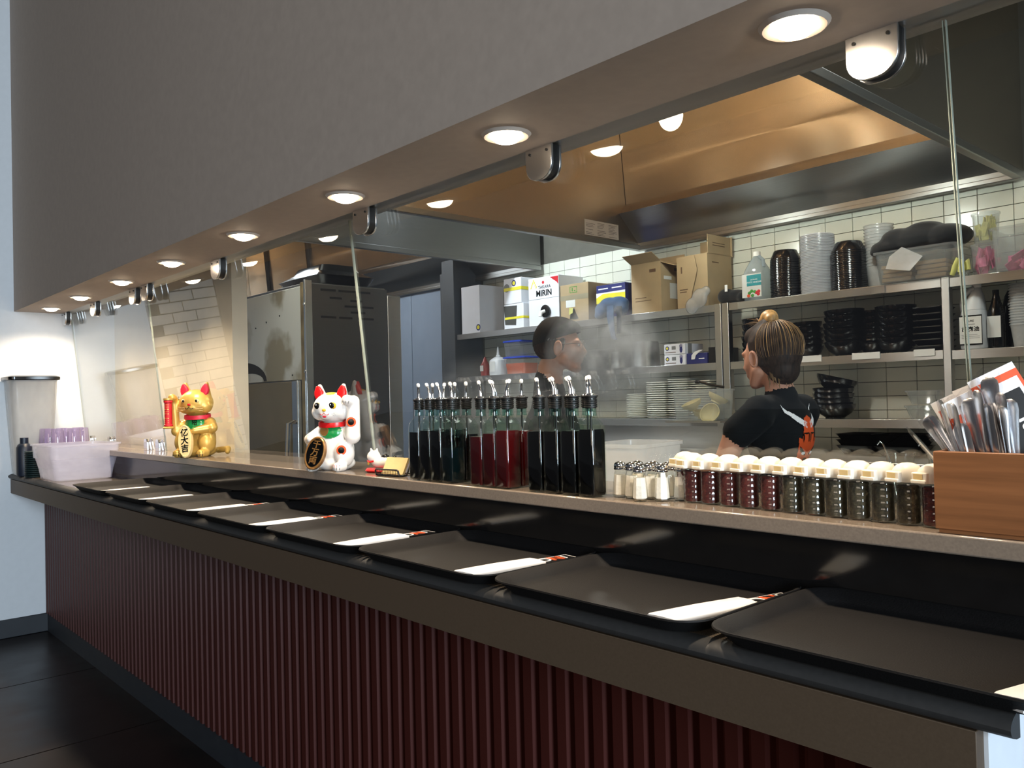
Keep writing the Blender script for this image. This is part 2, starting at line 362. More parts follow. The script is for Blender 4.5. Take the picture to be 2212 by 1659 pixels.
struct('ceiling', MB().box((-10.3, 1.245, 2.0), (3, 4.7, 2.1)), 'ceil')
struct('wall_below_ledge', MB().box((W+.01, RY+.025, FL), (3, 1.52, LZ-.03)), 'kwall')
wb = struct('wall_back', MB().box((-5.30, 4.506, FL), (1.4, 4.62, 2.0))  .box((-10.3, 4.48, FL), (-5.30, 4.62, 2.0)), 'grout')
TP, TH = .160, .0768
tm = MB().box((.0015, 0, .0015), (TP-.0015, .010, TH-.0015)); t0 = None; rest = MB(); n = 0
for i in list(range(25, -1, -1))+list(range(26, 42)):
    for j in range(20):
        x = -5.30+i*TP; z = -.50+j*TH
        if n < 300:
            if t0 is None: t0 = mk('tile', tm, 'tile', wb, bev=.0015, loc=(x, 4.498, z))
            else: o = t0.copy(); COL.objects.link(o); o.location = (x, 4.498, z)
            n += 1
        else: rest.box((x+.0015, 4.498, z+.0015), (x+TP-.0015, 4.508, z+TH-.0015))
mk('tile_field', rest, 'tile', wb, kind='stuff')
d = struct('door_1', MB().box((-6.60, 4.44, FL), (-6.28, 4.475, 1.0)).box((-6.272, 4.44, FL), (-5.72, 4.475, 1.0)), 'kwall', bev=.004)
struct('trim_2', MB().box((-5.46, 4.18, FL), (-5.30, 4.48, 1.15)).box((-5.72, 4.36, FL), (-5.46, 4.48, 1.15)), 'column', bev=.004)

pb_ = struct('wall_brick_pier', MB().box((W-.12, .40, FL), (W-.006, .86, 3.3)), 'grout'); bm_ = MB().box((-.01, .003, .003), (0, .147, .062)); q0 = None
for k in range(69):
    for y_ in ((.41, .56, .71) if k % 2 else (.335, .485, .635)):
        if y_ < .40: y_ = .41-.0
        if q0 is None: q0 = mk('brick', bm_, 'brick', pb_, bev=.002, loc=(W+.004, y_, FL+k*.0655)); continue
        o = q0.copy(); COL.objects.link(o); o.location = (W+.004+RN.uniform(-.001, .001), y_, FL+k*.0655)
# ---------------------------------------------------------------- the service counter
c = thing('service_counter', 'long service counter with dark stone top, fascia band and dark red slatted front', 'counter', (0, 0, 0))
mk('counter_top', MB().box((W, 1.0, CZ-.030), (-.33, RY-.001, CZ)), 'ctop', c)
mk('counter_edge', MB().loft([[(x, 1.0-.03*math.cos(a), CZ-.015+.015*math.sin(a)) for a in [PI/2-PI*k/8 for k in range(9)]] for x in (W, -.335, -.31, -.30)], 0), 'nose', c, label='rounded dark grey front edge')
mk('fascia', MB().box((W, .982, -.456), (-.338, 1.005, CZ-.0295)), 'fascia', c, bev=.001, label='grey brown band below the edge')
mk('end_panel', MB().box((-.352, 1.006, FL), (-.334, RY+.02, CZ-.031)), 'whitewall', c, label='white end panel')
mk('body', MB().box((W+.005, 1.165, FL+.10), (-.355, RY+.02, CZ-.05)), 'red', c)
mk('underside', MB().box((W+.005, 1.006, -.455), (-.355, 1.165, -.447)), 'fascia', c)
mk('kick_board', MB().box((W+.002, 1.150, FL), (-.353, 1.18, FL+.10)), 'kick', c)
sp = .048; s0 = None; sm_ = MB().prism([(.005, 1.166), (.012, 1.143), (.036, 1.143), (.043, 1.166)], FL+.10, -.455, 'z')
for k in range(int((-.36-W)/sp)):
    x = W+.002+k*sp
    if s0 is None: s0 = mk('slat', sm_, 'red', c, loc=(x, 0, 0))
    else: o = s0.copy(); COL.objects.link(o); o.location = (x, 0, 0)
l = thing('serving_ledge', 'raised speckled stone ledge with a gloss black riser behind the trays', 'ledge', (0, 0, 0))
mk('ledge_top', MB().box((W, 1.245, LZ-.028), (2.9, 1.53, LZ)), 'ledge', l, bev=.003)
mk('riser', MB().box((W, RY, CZ), (2.9, RY+.02, LZ-.028)), 'riser', l, label='gloss black upright board')

# ---------------------------------------------------------------- glass screen
def gy(z): return 1.290+.10*(.543-z)
panes = [(W+.02, -3.9005, 'sneeze guard pane at the far end by the white wall'), (-3.8975, -2.1305, 'sneeze guard pane behind the gold cat'), (-2.1275, -.4565, 'sneeze guard pane behind the sauce bottles'), (-.4535, 2.9, 'sneeze guard pane behind the wooden cutlery box')]
for x0, x1, lb in panes:
    th = .0032
    P = lambda x, s, z: (x, gy(z)+s*th, z)
    t = thing('glass_screen', lb, 'glass screen', (0, 0, 0), group='sneeze guard panes')
    zb, zt = LZ+.001, .541
    mk('pane', MB().add([P(x0+.001, -1, zb), P(x1-.001, -1, zb), P(x1-.001, -1, zt), P(x0+.001, -1, zt), P(x0+.001, 1, zb), P(x1-.001, 1, zb), P(x1-.001, 1, zt), P(x0+.001, 1, zt)], [(0, 1, 2, 3), (5, 4, 7, 6)]), 'pane', t)
    for xe, s in ((x0, 1), (x1, -1)):
        mk('polished_edge', MB().add([P(xe, -1, zb), P(xe, 1, zb), P(xe, 1, zt), P(xe, -1, zt), P(xe+s*.001, -1, zb), P(xe+s*.001, 1, zb), P(xe+s*.001, 1, zt), P(xe+s*.001, -1, zt)], [(0, 1, 2, 3), (4, 5, 6, 7), (0, 1, 5, 4), (3, 2, 6, 7), (0, 3, 7, 4), (1, 2, 6, 5)]), 'paneedge', t)
# top clamps
def dplate(w_, h):
    r = w_*.42; pts = [(-w_/2, 0), (w_/2, 0)]
    for k in range(7): a = PI/2*k/6; pts.append((w_/2-r+r*math.cos(a), -(h-r)-r*math.sin(a)))
    for k in range(7): a = PI/2*(1-k/6); pts.append((-(w_/2-r)-r*math.cos(a), -(h-r)-r*math.sin(a)))
    return pts
cx_ = [-.543, -1.269, -1.993, -3.013, -3.799, -3.962, -4.579, -5.14]
cl = thing('top_clamp', '', 'glass clamp', (cx_[0], 1.258, .543), group='chrome glass clamps under the soffit')
mk('front_plate', MB().prism(dplate(.080, .072), -.016, -.009), 'bsteel', cl, bev=.001)
mk('gasket', MB().prism(dplate(.074, .067), -.009, .010), 'dark', cl)
mk('back_plate', MB().prism(dplate(.080, .072), .010, .016), 'bsteel', cl, bev=.001)
for sx in (-.026, .026): mk('screw', MB().lathe([(.003, 0), (.003, .002)], seg=8, mtx=Matrix.Translation((sx, -.016, -.012)) @ Matrix.Rotation(PI/2, 4, 'X')), 'dark', cl)
for i, x in enumerate(cx_):
    lb = 'chrome D-shaped glass clamp under the soffit, %s from the right of the row' % ORD[i]
    if i == 0: cl['label'] = lb
    else: dup(cl, loc=(x, 1.258, .543), label=lb)
bc = thing('foot_clamp', '', 'glass clamp', (-3.98, gy(LZ), LZ), group='small foot clamps of the glass')
mk('front_plate', MB().prism([(p[0], -p[1]) for p in dplate(.045, .055)], -.016, -.007), 'chrome', bc, bev=.001)
mk('back_plate', MB().prism([(p[0], -p[1]) for p in dplate(.045, .055)], .007, .014), 'chrome', bc, bev=.001)
for i, x in enumerate((-3.98, -4.14, -4.72, -5.08)):
    lb = 'small chrome foot clamp gripping the glass at the ledge, %s right of the white tub' % ['first', 'second', 'third', 'fourth'][3-i]
    if i == 0: bc['label'] = lb.replace('fourth right of', 'farthest right of')
    else: dup(bc, loc=(x, gy(LZ), LZ), label=lb)
# downlights
dl = thing('recessed_downlight', '', 'ceiling lamp', (-.607, 1.132, .543), group='downlights in the soffit')
mk('trim_ring', MB().lathe([(.033, .0005), (.036, -.004), (.046, -.006), (.052, 0)], seg=28, cap0=False, cap1=False), 'ringw', dl)
mk('lens', MB().lathe([(.0005, -.019), (.012, -.018), (.023, -.0145), (.031, -.008), (.0345, -.001)], seg=24), 'downlens', dl)
sp_ = bpy.data.lights.new('downlight_beam', 'SPOT'); sp_.energy = 40; sp_.color = (1, .80, .58); sp_.spot_size = math.radians(150); sp_.spot_blend = .7; sp_.shadow_soft_size = .03
so = bpy.data.objects.new('downlight_beam', sp_); COL.objects.link(so); so.parent = dl; so.location = (0, 0, -.018)
for i, x in enumerate([-.607, -1.249, -1.887, -2.516, -3.148, -3.739, -4.365, -4.927]):
    lb = 'round recessed downlight glowing warm in the soffit, %s from the right' % ORD[i]
    if i == 0: dl['label'] = lb
    else: dup(dl, loc=(x, 1.132, .543), label=lb)

# ---------------------------------------------------------------- exhaust hoods
def hood(X1, X2, label, seams, lamps, plate):
    h = thing('exhaust_hood', label, 'hood', (0, 0, 0)); zb, zt, y0, y1 = .99, 1.9, 1.9, 4.45; t = .02
    mk('side_panel', MB().box((X1, y0, zb), (X1+t, y1, zt)), 'hood', h)
    mk('side_panel', MB().box((X2-t, y0, zb), (X2, y1, zt)), 'dsteel' if not plate else 'hood', h)
    mk('front_panel', MB().box((X1+t, y0, zb), (X2-t, y0+t, zt)), 'hood', h)
    mk('top_panel', MB().box((X1, y0, zt), (X2, y1, zt+.02)), 'hood', h)
    xs = [X1+t]+seams+[X2-t]
    for a, b in zip(xs, xs[1:]): mk('back_panel', MB().prism([(4.24, 1.9), (4.30, 1.285), (4.32, 1.285), (4.26, 1.9)], a+.003, b-.003, 'x'), 'hood', h)
    for s in seams: mk('divider', MB().prism([(4.21, 1.9), (4.275, 1.20), (4.30, 1.20), (4.25, 1.9)], s-.012, s+.012, 'x'), 'dark', h)
    mk('drip_gutter', MB().prism([(4.30, 1.285), (4.228, 1.215), (4.24, 1.205), (4.33, 1.28)], X1+t, X2-t, 'x'), 'hood', h)
    mk('lower_panel', MB().prism([(4.229, 1.214), (4.42, 1.035), (4.42, 1.0), (4.45, 1.0), (4.45, 1.25), (4.30, 1.28)], X1+t, X2-t, 'x'), 'dsteel', h)
    for a, b in (((X1-.004, y0-.004, zb-.004), (X1+.035, y1, zb+.032)), ((X2-.035, y0-.004, zb-.004), (X2+.004, y1, zb+.032)), ((X1, y1-.04, zb-.006), (X2, y1+.01, zb+.02)), ((X1, y0-.004, zb-.004), (X2, y0+.035, zb+.03))):
        mk('rim', MB().box(a, b), 'dsteel', h, bev=.004)
    for (lx, ly, lz, en) in lamps:
        lp = mk('hood_lamp', MB().lathe([(.05, .13), (.062, .12), (.062, .10)], (lx, ly, lz), 20), 'bsteel', h)
        mk('glass_globe', MB().ell((lx, ly, lz+.055), (.058, .058, .07), seg=20), 'hoodlens', lp)
        pl = bpy.data.lights.new('hood_lamp_light', 'SPOT'); pl.energy = en*1.1; pl.color = (1, .62, .30); pl.shadow_soft_size = .05; pl.spot_size = math.radians(165); pl.spot_blend = .4
        po = bpy.data.objects.new('hood_lamp_light', pl); COL.objects.link(po); po.parent = h; po.location = (lx, ly, 1.05); po.rotation_euler = (PI, 0, 0)
    if plate:
        p = mk('data_plate', MB().box((X1+t, 3.885, 1.035), (X1+t+.002, 4.215, 1.135)), 'labelw', h, label='white printed data plates')
        r = MB()
        for yy in (3.895, 4.005, 4.115):
            for k in range(9):
                if RN.random() < .85: r.box((X1+t+.002, yy, 1.043+k*.0095), (X1+t+.0024, yy+RN.uniform(.05, .09), 1.046+k*.0095))
        mk('print', r, 'greyp', p)
    return h
hood(-3.58, -1.24, 'large brushed steel exhaust hood with warm lit interior above the cooking line', [], [(-2.36, 3.20, 1.27, 15), (-3.05, 2.35, 1.45, 120), (-1.7, 2.2, 1.5, 5)], True)
hood(-9.4, -4.55, 'smaller looking steel exhaust hood farther left above the tall oven', [-8.85, -7.885], [(-5.4, 2.5, 1.4, 40), (-7.2, 3.0, 1.4, 50)], False)

# ---------------------------------------------------------------- tall oven, back counter, cooking line
t = thing('tall_oven', 'tall stainless steel oven cabinet with a stained front and louvred side', 'oven', (0, 0, 0))
ox0, ox1, oy0, oy1, ot = -5.19, -4.30, 2.30, 2.86, .70
mk('body', MB().box((ox0, oy0+.02, FL), (ox1-.02, oy1, ot)), 'dsteel', t, bev=.003)
mk('upper_panel', MB().box((ox0, oy0, .135), (ox1-.055, oy0+.022, ot-.02)), 'ovengrey', t, bev=.003, label='worn grey upper panel')
mk('lower_panel', MB().box((ox0, oy0-.004, FL+.1), (ox1-.13, oy0+.018, .128)), 'ovenbrown', t, bev=.003, label='brown steel lower door')
mk('corner_strip', MB().box((ox1-.016, oy0-.003, FL), (ox1+.006, oy0+.042, ot+.01)), 'bsteel', t, bev=.002, label='bright steel corner strip')
mk('corner_post', MB().box((ox1-.056, oy0-.002, FL), (ox1-.018, oy0+.02, ot)), 'grime', t, bev=.002)
lt = mk('latch_column', MB().box((ox1-.128, oy0-.03, FL+.2), (ox1-.06, oy0, .13)), 'bsteel', t, bev=.004)
mk('handle', MB().tube([(ox1-.095, oy0-.03, -.11), (ox1-.095, oy0-.07, -.12), (ox1-.095, oy0-.08, -.30), (ox1-.095, oy0-.07, -.46), (ox1-.095, oy0-.03, -.47)], .014), 'chrome', lt)
sd = mk('side_panel', MB().box((ox1-.02, oy0+.04, FL), (ox1, oy1, ot-.01)), 'ovenside', t)
for k, (a, b, z) in enumerate([(.10, .20, .655), (.22, .44, .655), (.16, .24, .61), (.30, .38, .60), (.26, .34, .565), (.36, .46, .565), (.30, .40, .53), (.10, .20, .495), (.22, .31, .495), (.35, .46, .495)]):
    mk('louvre', MB().box((ox1-.001, oy0+a, z), (ox1+.003, oy0+b, z+.012)), 'dark', sd)
mk('rear_post', MB().box((ox1-.05, oy1+.002, FL), (ox1+.004, oy1+.10, ot-.045)), 'steel', t, bev=.004)
for (x, z) in ((-4.95, .48), (-4.80, .505), (-4.62, .53), (-4.47, .165), (-4.86, .20)): mk('rivet', MB().lathe([(.006, 0), (.005, .003)], seg=8, mtx=Matrix.Translation((x, oy0, z)) @ Matrix.Rotation(PI/2, 4, 'X')), 'dark', t)
for z in (.57, .18): mk('bolt', MB().lathe([(.010, 0), (.008, .005)], seg=10, mtx=Matrix.Translation((ox1-.005, oy0-.003, z)) @ Matrix.Rotation(PI/2, 4, 'X')), 'bsteel', t)
arc = [(-5.17+.36*math.cos(a)*1.0, .14+.13*math.sin(a)) for a in [PI*k/16 for k in range(17)]]; inn = [(-5.05+.20*math.cos(a), .14+.055*math.sin(a)) for a in [PI*(1-k/16) for k in range(17)]]
mk('soot_mark', MB().prism([(max(p[0], ox0+.004), p[1]) for p in arc]+[(max(p[0], ox0+.004), p[1]) for p in inn], oy0-.0012, oy0-.0002), 'soot', t, label='black soot arc')
tag(mk('baking_pan', MB().loft([rrect(.50, .34, .05, 0), rrect(.56, .40, .06, .05), rrect(.57, .41, .06, .05), rrect(.40, .28, .05, .09), rrect(.36, .24, .05, .13)], 0, mtx=Matrix.Translation((-4.62, 2.62, ot+.012))), 'blackplast'), 'black pan lying upside down on top of the tall oven', 'pan')
tag(mk('rubber_hose', MB().tube([(-5.18, 2.22, .02), (-5.17, 2.22, .10), (-5.15, 2.22, .17), (-5.10, 2.22, .20), (-5.08, 2.23, .195)], [.016, .02, .022, .02, .012]), 'yelrub'), 'curved yellow rubber handle showing beside the beige wall edge', 'handle')

b = thing('back_counter', 'stainless steel back worktop under the wall shelves', 'counter', (0, 0, 0))
mk('worktop', MB().box((-5.28, 3.80, -.37), (1.2, 4.49, -.34)), 'steel', b, bev=.004)
mk('cabinet_front', MB().box((-5.26, 3.84, FL+.12), (1.2, 4.48, -.37)), 'dsteel', b)
mk('back_upstand', MB().box((-3.75, 4.24, -.34), (-2.76, 4.30, -.175)), 'steel', b, label='steel housing below the plate shelf')
b = thing('cooking_line', 'low steel cooking line behind the ledge, mostly hidden by bottles and jars', 'cooker', (0, 0, 0))
mk('worktop', MB().box((-3.50, 1.62, -.37), (1.2, 2.28, -.34)), 'steel', b, bev=.004)
mk('cabinet_front', MB().box((-3.48, 1.64, FL+.12), (1.2, 2.26, -.37)), 'dsteel', b)

# ---------------------------------------------------------------- wall shelving
s = thing('steel_shelving', 'open stainless steel wall shelving in three tiers across the tiled wall', 'shelf', (0, 0, 0))
SH = {'top': .520, 'mid': .170, 'low': -.165}
def board(x0, x1, z, m='steel'):
    mk('shelf_board', MB().box((x0, 4.20, z-.012), (x1, 4.49, z)).box((x0, 4.195, z-.040), (x1, 4.200, z+.004)).box((x0, 4.2, z-.04), (x1, 4.215, z-.036)), m, s, bev=.001)
for z, k in ((.523, 'top'), (.176, 'mid'), (-.160, 'low')):
    board(-5.29, -2.815, z, 'dsteel' if k == 'low' else 'steel'); board(-2.715, -1.535, z); board(-1.495, .9, z-.004)
for x0, x1 in ((-2.813, -2.768), (-2.762, -2.717), (-1.533, -1.497)): mk('post', MB().box((x0, 4.19, -.34), (x1, 4.235, .53)), 'steel', s, bev=.003)
for x0, x1, z in ((-2.267, -2.150, .172), (-1.981, -1.836, .172), (-1.669, -1.571, .172)): mk('label_strip', MB().box((x0, 4.190, z-.017), (x1, 4.194, z+.017), 0), 'labelw', s)
mk('steel_cover', MB().box((-2.65, 4.186, .485), (-1.80, 4.194, .522)), 'bsteel', s)
# ---------------------------------------------------------------- trays and napkin packs on the counter
def tray_mb():
    a, b = .457, .346
    return MB().loft([rrect(a-.09, b-.09, .02, .0025, 6), rrect(a-.052, b-.052, .045, .003, 6), rrect(a-.040, b-.040, .05, .008, 6), rrect(a-.014, b-.014, .052, .0225, 6), rrect(a-.002, b-.002, .055, .0240, 6), rrect(a, b, .056, .0215, 6), rrect(a-.012, b-.012, .052, .0195, 6), rrect(a-.044, b-.044, .05, .001, 6), rrect(a-.06, b-.06, .04, 0, 6)], 0, True, True)
tr = thing('serving_tray', '', 'tray', (-.46, 1.1305, CZ+.001), group='black serving trays lined up along the counter')
mk('tray_dish', tray_mb(), 'tray', tr, smooth=50)
npk = thing('napkin_pack', '', 'napkin', (0, 0, 0), group='napkin and chopstick packs on the trays')
fl = [[(x*wd/2, y+x*sk, z*hh+.001) for x, z in [(-1, .3), (-.93, 0), (0, 0), (.93, 0), (1, .3), (1, .8), (.93, 1), (0, 1.1), (-.93, 1), (-1, .8)]] for y, wd, hh, sk in ((0, .053, .010, .006), (.004, .054, .011, .006), (.09, .054, .012, .002), (.178, .053, .011, .0), (.181, .053, .010, 0))]
mk('paper_sleeve', MB().loft(fl), 'white', npk, smooth=60, label='white folded paper sleeve')
mk('napkin_edge', MB().box((-.023, -.010, .001), (.010, .08, .0032)).box((-.019, -.006, .0034), (.016, .05, .005)), 'white', npk)
mk('chopstick', MB().box((-.016, -.004, .004), (-.008, .04, .009)), 'tan', npk, label='pale wooden chopstick end')
bk = mk('printed_band', MB().box((-.024, .178, .002), (.024, .270, .0075)), 'black_card', npk, label='black card end with white and orange letters')
text('O', .042, 'white', bk, (0, .198, .0078), (0, 0, PI/2), sx=1)
text('N', .042, 'orange', bk, (0, .228, .0078), (0, 0, PI/2), bold=.001)
text('I', .036, 'white', bk, (0, .249, .0078), (0, 0, PI/2))
mk('border_line', MB().box((-.019, .184, .0076), (-.0178, .268, .0079)).box((-.019, .2665, .0076), (.019, .268, .0079)), 'white', bk)
pos = ['nearest the right end, only half in view', 'second from the right end', 'third from the right end', 'fourth from the right end', 'fifth from the right end', 'sixth from the right end', 'seventh from the right end', 'farthest from the camera, beside the white tub']
for i in range(8):
    lb = 'black serving tray on the dark counter, '+pos[i]; x = -.46-.4605*i; j = RN.uniform(-.006, .006)
    lc = (x+j*.3, 1.1305+(j if i else 0)*.2, CZ+.001)
    if i == 0: tr['label'] = lb
    else: dup(tr, loc=lc, rz=j, label=lb)
    nl = 'white napkin pack with printed end on the tray '+pos[i].replace(', only half in view', '').replace('from the camera, ', '')
    nloc = (x+(.135 if i > 1 else .148), .990, CZ+.0052); a = [-.16, -.24, -.12, .03, 0, .02, -.02, .01][i]
    if i == 0: npk.location = (x+.165, .985, CZ+.0052); npk.rotation_euler = (0, 0, -.30); npk['label'] = nl
    else: dup(npk, loc=nloc, rz=a, label=nl)

# ---------------------------------------------------------------- sauce bottles
def bottle(liq, lvl, label, group, loc, tilt):
    s = .0465; t = thing('sauce_bottle', label, 'bottle', loc, RN.uniform(-.04, .04), group=group)
    c = thing_mesh.get('b')
    if c is None:
        R = lambda q, z: rrect(q, q, min(q*.16, q/2-.0001), z, 3)
        body = MB().loft([R(s-.006, 0), R(s-.001, .003), R(s, .008), R(s, .130), R(s-.002, .137), R(s*.93, .145), R(s*.80, .153), [(p[0]*.30/.5, p[1]*.30/.5, .163) for p in rrect(s, s, .02, 0, 3)], [(.0125*math.cos(PI*(2*k+1)/16*1), .0125*math.sin(PI*(2*k+1)/16), .170) for k in range(16)]], 0, True, False)
        neck = MB().lathe([(.0128, .168), (.0118, .176), (.0118, .190), (.0135, .192), (.0135, .196), (.012, .198), (.0125, .212)], seg=16, cap0=False, cap1=False)
        coll = MB(); pr = [(.0118, .186)]
        for k in range(5): z = .188+k*.0055; pr += [(.0118, z), (.0138, z+.001), (.0138, z+.0038), (.0118, z+.005)]
        coll.lathe(pr+[(.0158, .2155), (.0158, .219), (.010, .220)], seg=18)
        disc = MB().lathe([(.011, .2195), (.010, .2225), (.005, .2245)], seg=16)
        sp = MB().tube([(0, 0, .223), (0, 0, .235), (.0012, 0, .245), (.0035, 0, .254), (.0065, 0, .262)], [.0042, .0038, .0034, .0031, .0029], 10)
        br = MB().tube([(-.005, 0, .222), (-.0052, 0, .232), (-.0042, 0, .237)], .0012, 6)
        tip = MB().lathe([(.0040, -.001), (.0046, .002), (.0044, .007), (.0028, .0098), (.0008, .0105)], seg=12, mtx=Matrix.Translation((.0062, 0, .2605)) @ Matrix.Rotation(.35, 4, 'Y'))
        stem = MB().tube([(0, 0, .12), (0, 0, .19)], .0022, 6)
        thing_mesh['b'] = [mk(n, m, mt, t, smooth=sm) for n, m, mt, sm in (('glass_body', body, 'bottle', 40), ('neck', neck, 'neck', 40), ('collar', coll, 'dark', 30), ('cap_disc', disc, 'pour', 40), ('spout', sp, 'pour', 60), ('air_tube', br, 'pour', 60), ('spout_tip', tip, 'cap', 60), ('dip_tube', stem, 'dark', 60))]
        for o in thing_mesh['b']:
            for v in o.data.vertices:
                if v.co.z > .17 and not o.name.startswith('glass_body'): v.co.z = .17+(v.co.z-.17)*.83
    else:
        for o in c: q = o.copy(); COL.objects.link(q); q.parent = t
    for ch in t.children:
        if ch.name.split('.')[0] in ('spout', 'air_tube', 'spout_tip'): ch.rotation_euler = (0, 0, tilt)
    k = s-.0034; h = lvl
    if h <= .13: lq = MB().loft([rrect(k-.004, k-.004, .005, .003), rrect(k, k, .007, .008), rrect(k, k, .007, h)])
    else: lq = MB().loft([rrect(k-.004, k-.004, .005, .003), rrect(k, k, .007, .008), rrect(k, k, .007, .130), rrect(k*.93, k*.93, .008, h)])
    mk('sauce', lq, liq, t, smooth=40)
    return t
thing_mesh = {}

def cluster(x0, n, step, liqs, cname, group, skip=(), by=(1.2745, 1.3215)):
    for j in (0, 1):
        for i in range(n):
            if (i, j) in skip: continue
            lq, lv = liqs[j][i]
            row = 'front row' if j == 0 else 'back row'
            bottle(lq, lv, '%s bottle with chrome pourer, %s cluster, %s, %s from left' % ({'soy': 'dark soy sauce', 'teal': 'dark vinegar', 'redsauce': 'red vinegar'}[lq], cname, row, ORD[i]), group, (x0+i*step+0, by[j]+RN.uniform(-.0003, .001), LZ+.0005), RN.choice([2.6, 2.9, 3.5, 3.8, .3, 5.6, 2.2]))
cluster(-1.777, 4, .0475, [[('soy', .125), ('soy', .13), ('soy', .128), ('teal', .088)], [('soy', .13), ('soy', .12), ('teal', .132), ('soy', .12)]], 'left', 'bottles of the left cluster')
cluster(-1.522, 3, .0470, [[('redsauce', .118), ('redsauce', .126), ('redsauce', .134)], [('redsauce', .118), ('redsauce', .13), ('redsauce', .132)]], 'middle red', 'bottles of the middle cluster')
cluster(-1.319, 4, .0515, [[('soy', .134), ('soy', .134), ('soy', .136), ('soy', .14)], [('soy', .13), ('soy', .13), ('soy', .13), ('soy', .13)]], 'right', 'bottles of the right cluster', skip=((3, 1),))

# ---------------------------------------------------------------- salt shakers
def facet(prof, n, m=0): return MB().lathe(prof, seg=n, m=m)
sh = thing('salt_shaker', '', 'shaker', (0, 0, 0), group='salt shakers beside the bottles')
mk('glass_body', facet([(.013, 0), (.0165, .003), (.0165, .006), (.0145, .030), (.0125, .048), (.011, .053), (.0105, .058)], 8), 'glassjar', sh, smooth=20)
mk('salt', facet([(.011, .004), (.0145, .006), (.0128, .030), (.0112, .046)], 8), 'salt', sh, smooth=20)
mk('metal_lid', MB().lathe([(.0115, .056), (.0128, .057), (.0128, .060), (.0118, .061), (.0126, .062), (.0126, .066), (.0105, .070), (.006, .0725), (.001, .0735)], seg=20), 'chrome', sh, smooth=40)
sp = [(-1.112, 1.302), (-1.078, 1.298), (-1.042, 1.310), (-1.004, 1.300), (-1.092, 1.334), (-1.056, 1.340), (-1.020, 1.342), (-.984, 1.334), (-1.038, 1.274)]
nm = ['front row, first from left', 'front row, second from left', 'front row, third from left', 'front row, fourth from left', 'second row, first from left', 'second row, second from left', 'second row, third from left', 'second row, last beside the spice jars', 'front, standing alone before the others']
for i, (x, y) in enumerate(sp):
    lb = 'small glass salt shaker with chrome lid, '+nm[i]
    if i == 0: sh.location = (x, y, LZ+.0005); sh['label'] = lb
    else: dup(sh, loc=(x, y, LZ+.0005), rz=RN.uniform(0, 1), label=lb)

# ---------------------------------------------------------------- spice jars
def jar(fill, label, group, loc):
    t = thing('spice_jar', label, 'jar', loc, RN.uniform(-.12, .12)+.10, group=group); c = thing_mesh.get('j')
    if c is None:
        n = 48; zs = [0, .002]+[.004+.061*k/30 for k in range(31)]+[.067, .070]; loops = []
        for z in zs:
            lp = []
            for i in range(n):
                a = 2*PI*i/n; r = .0187
                if .004 <= z <= .065: r = .0180+.0011*abs(math.sin((z-.004)/.061*PI*6))**.6*(.5+.5*abs(math.cos(a*6)))
                if z < .002: r = .0165
                if z > .066: r = .017
                lp.append((r*math.cos(a), r*math.sin(a), z))
            loops.append(lp)
        g_ = mk('glass_body', MB().loft(loops, 0, True, False), 'glassjar', t, smooth=80)
        n = 28; lid = []
        def L(r, z, pull): return [((r*math.cos(2*PI*i/n)) - (pull*max(0, -math.cos(2*PI*i/n))**3), r*math.sin(2*PI*i/n), z) for i in range(n)]
        lid = MB().loft([L(.0190, .066, 0), L(.0203, .068, .001), L(.0206, .080, .003), L(.0198, .085, .002), L(.0165, .0905, 0), L(.009, .0942, 0), L(.001, .0953, 0)])
        l_ = mk('shaker_lid', lid, 'lid', t, smooth=50)
        mt = Matrix.Translation((-.010, -.004, .078)) @ Matrix.Rotation(-.35, 4, 'Z')
        f_ = mk('spout_flap', MB().box((-.011, -.019, -.012), (.014, -.001, .0045), 0, mt).box((-.011, -.0215, -.012), (.014, -.0185, -.006), 0, mt), 'lid', l_, bev=.002)
        p_ = mk('pour_opening', MB().box((-.007, -.0198, -.0055), (.008, -.0188, .0025), 0, mt), 'cream', l_)
        thing_mesh['j'] = [g_, l_]
    else:
        for o in c: dup(o, parent=t)
    mk('spice', MB().lathe([(.015, .003), (.0165, .006), (.0165, .058), (.015, .060)], seg=20), fill, t, smooth=50)
JX = [-.978, -.946, -.906, -.863, -.820, -.776, -.733, -.692, -.652, -.613, -.573, -.533, -.494]
for i in range(13):
    f = 'chili' if i < 6 or i == 12 else 'herb'
    if i == 5: f = 'chili'
    kind = 'red chili flakes' if f == 'chili' else 'green brown herb mix'
    jar(f, 'ribbed glass jar of %s with cream lid, %s from the salt shakers' % (kind, ORD[i]), 'spice jars with cream lids on the ledge', (JX[i], 1.325-.0022*i+(.018 if i == 0 else 0), LZ+.0005))

# ---------------------------------------------------------------- wooden cutlery box
bx = thing('cutlery_box', 'bamboo box with dividers holding wrapped cutlery and leaflets', 'box', (0, 0, 0))
b0, b1, yb0, yb1, bh = -.476, -.10, 1.250, 1.356, .118
tk = .009
mk('front_board', MB().box((b0, yb0, LZ+.006), (b1, yb0+tk, LZ+bh)), 'bamboo', bx, bev=.0015)
mk('side_board', MB().box((b0, yb0+tk, LZ+.006), (b0+tk, yb1-tk, LZ+bh)), 'bamboo', bx, bev=.0015)
mk('side_board', MB().box((b1-tk, yb0+tk, LZ+.006), (b1, yb1-tk, LZ+bh)), 'bamboo', bx, bev=.0015)
mk('back_board', MB().box((b0, yb1-tk, LZ+.006), (b1, yb1, LZ+bh)), 'bamboo', bx, bev=.0015)
mk('bottom_board', MB().box((b0+.004, yb0+.004, LZ+.0005), (b1-.004, yb1-.004, LZ+.008)), 'bamboo', bx)
for dx in (-.340, -.235): mk('divider', MB().box((dx, yb0+tk, LZ+.008), (dx+.006, yb1-tk, LZ+bh+.004)), 'bamboo', bx, bev=.001)
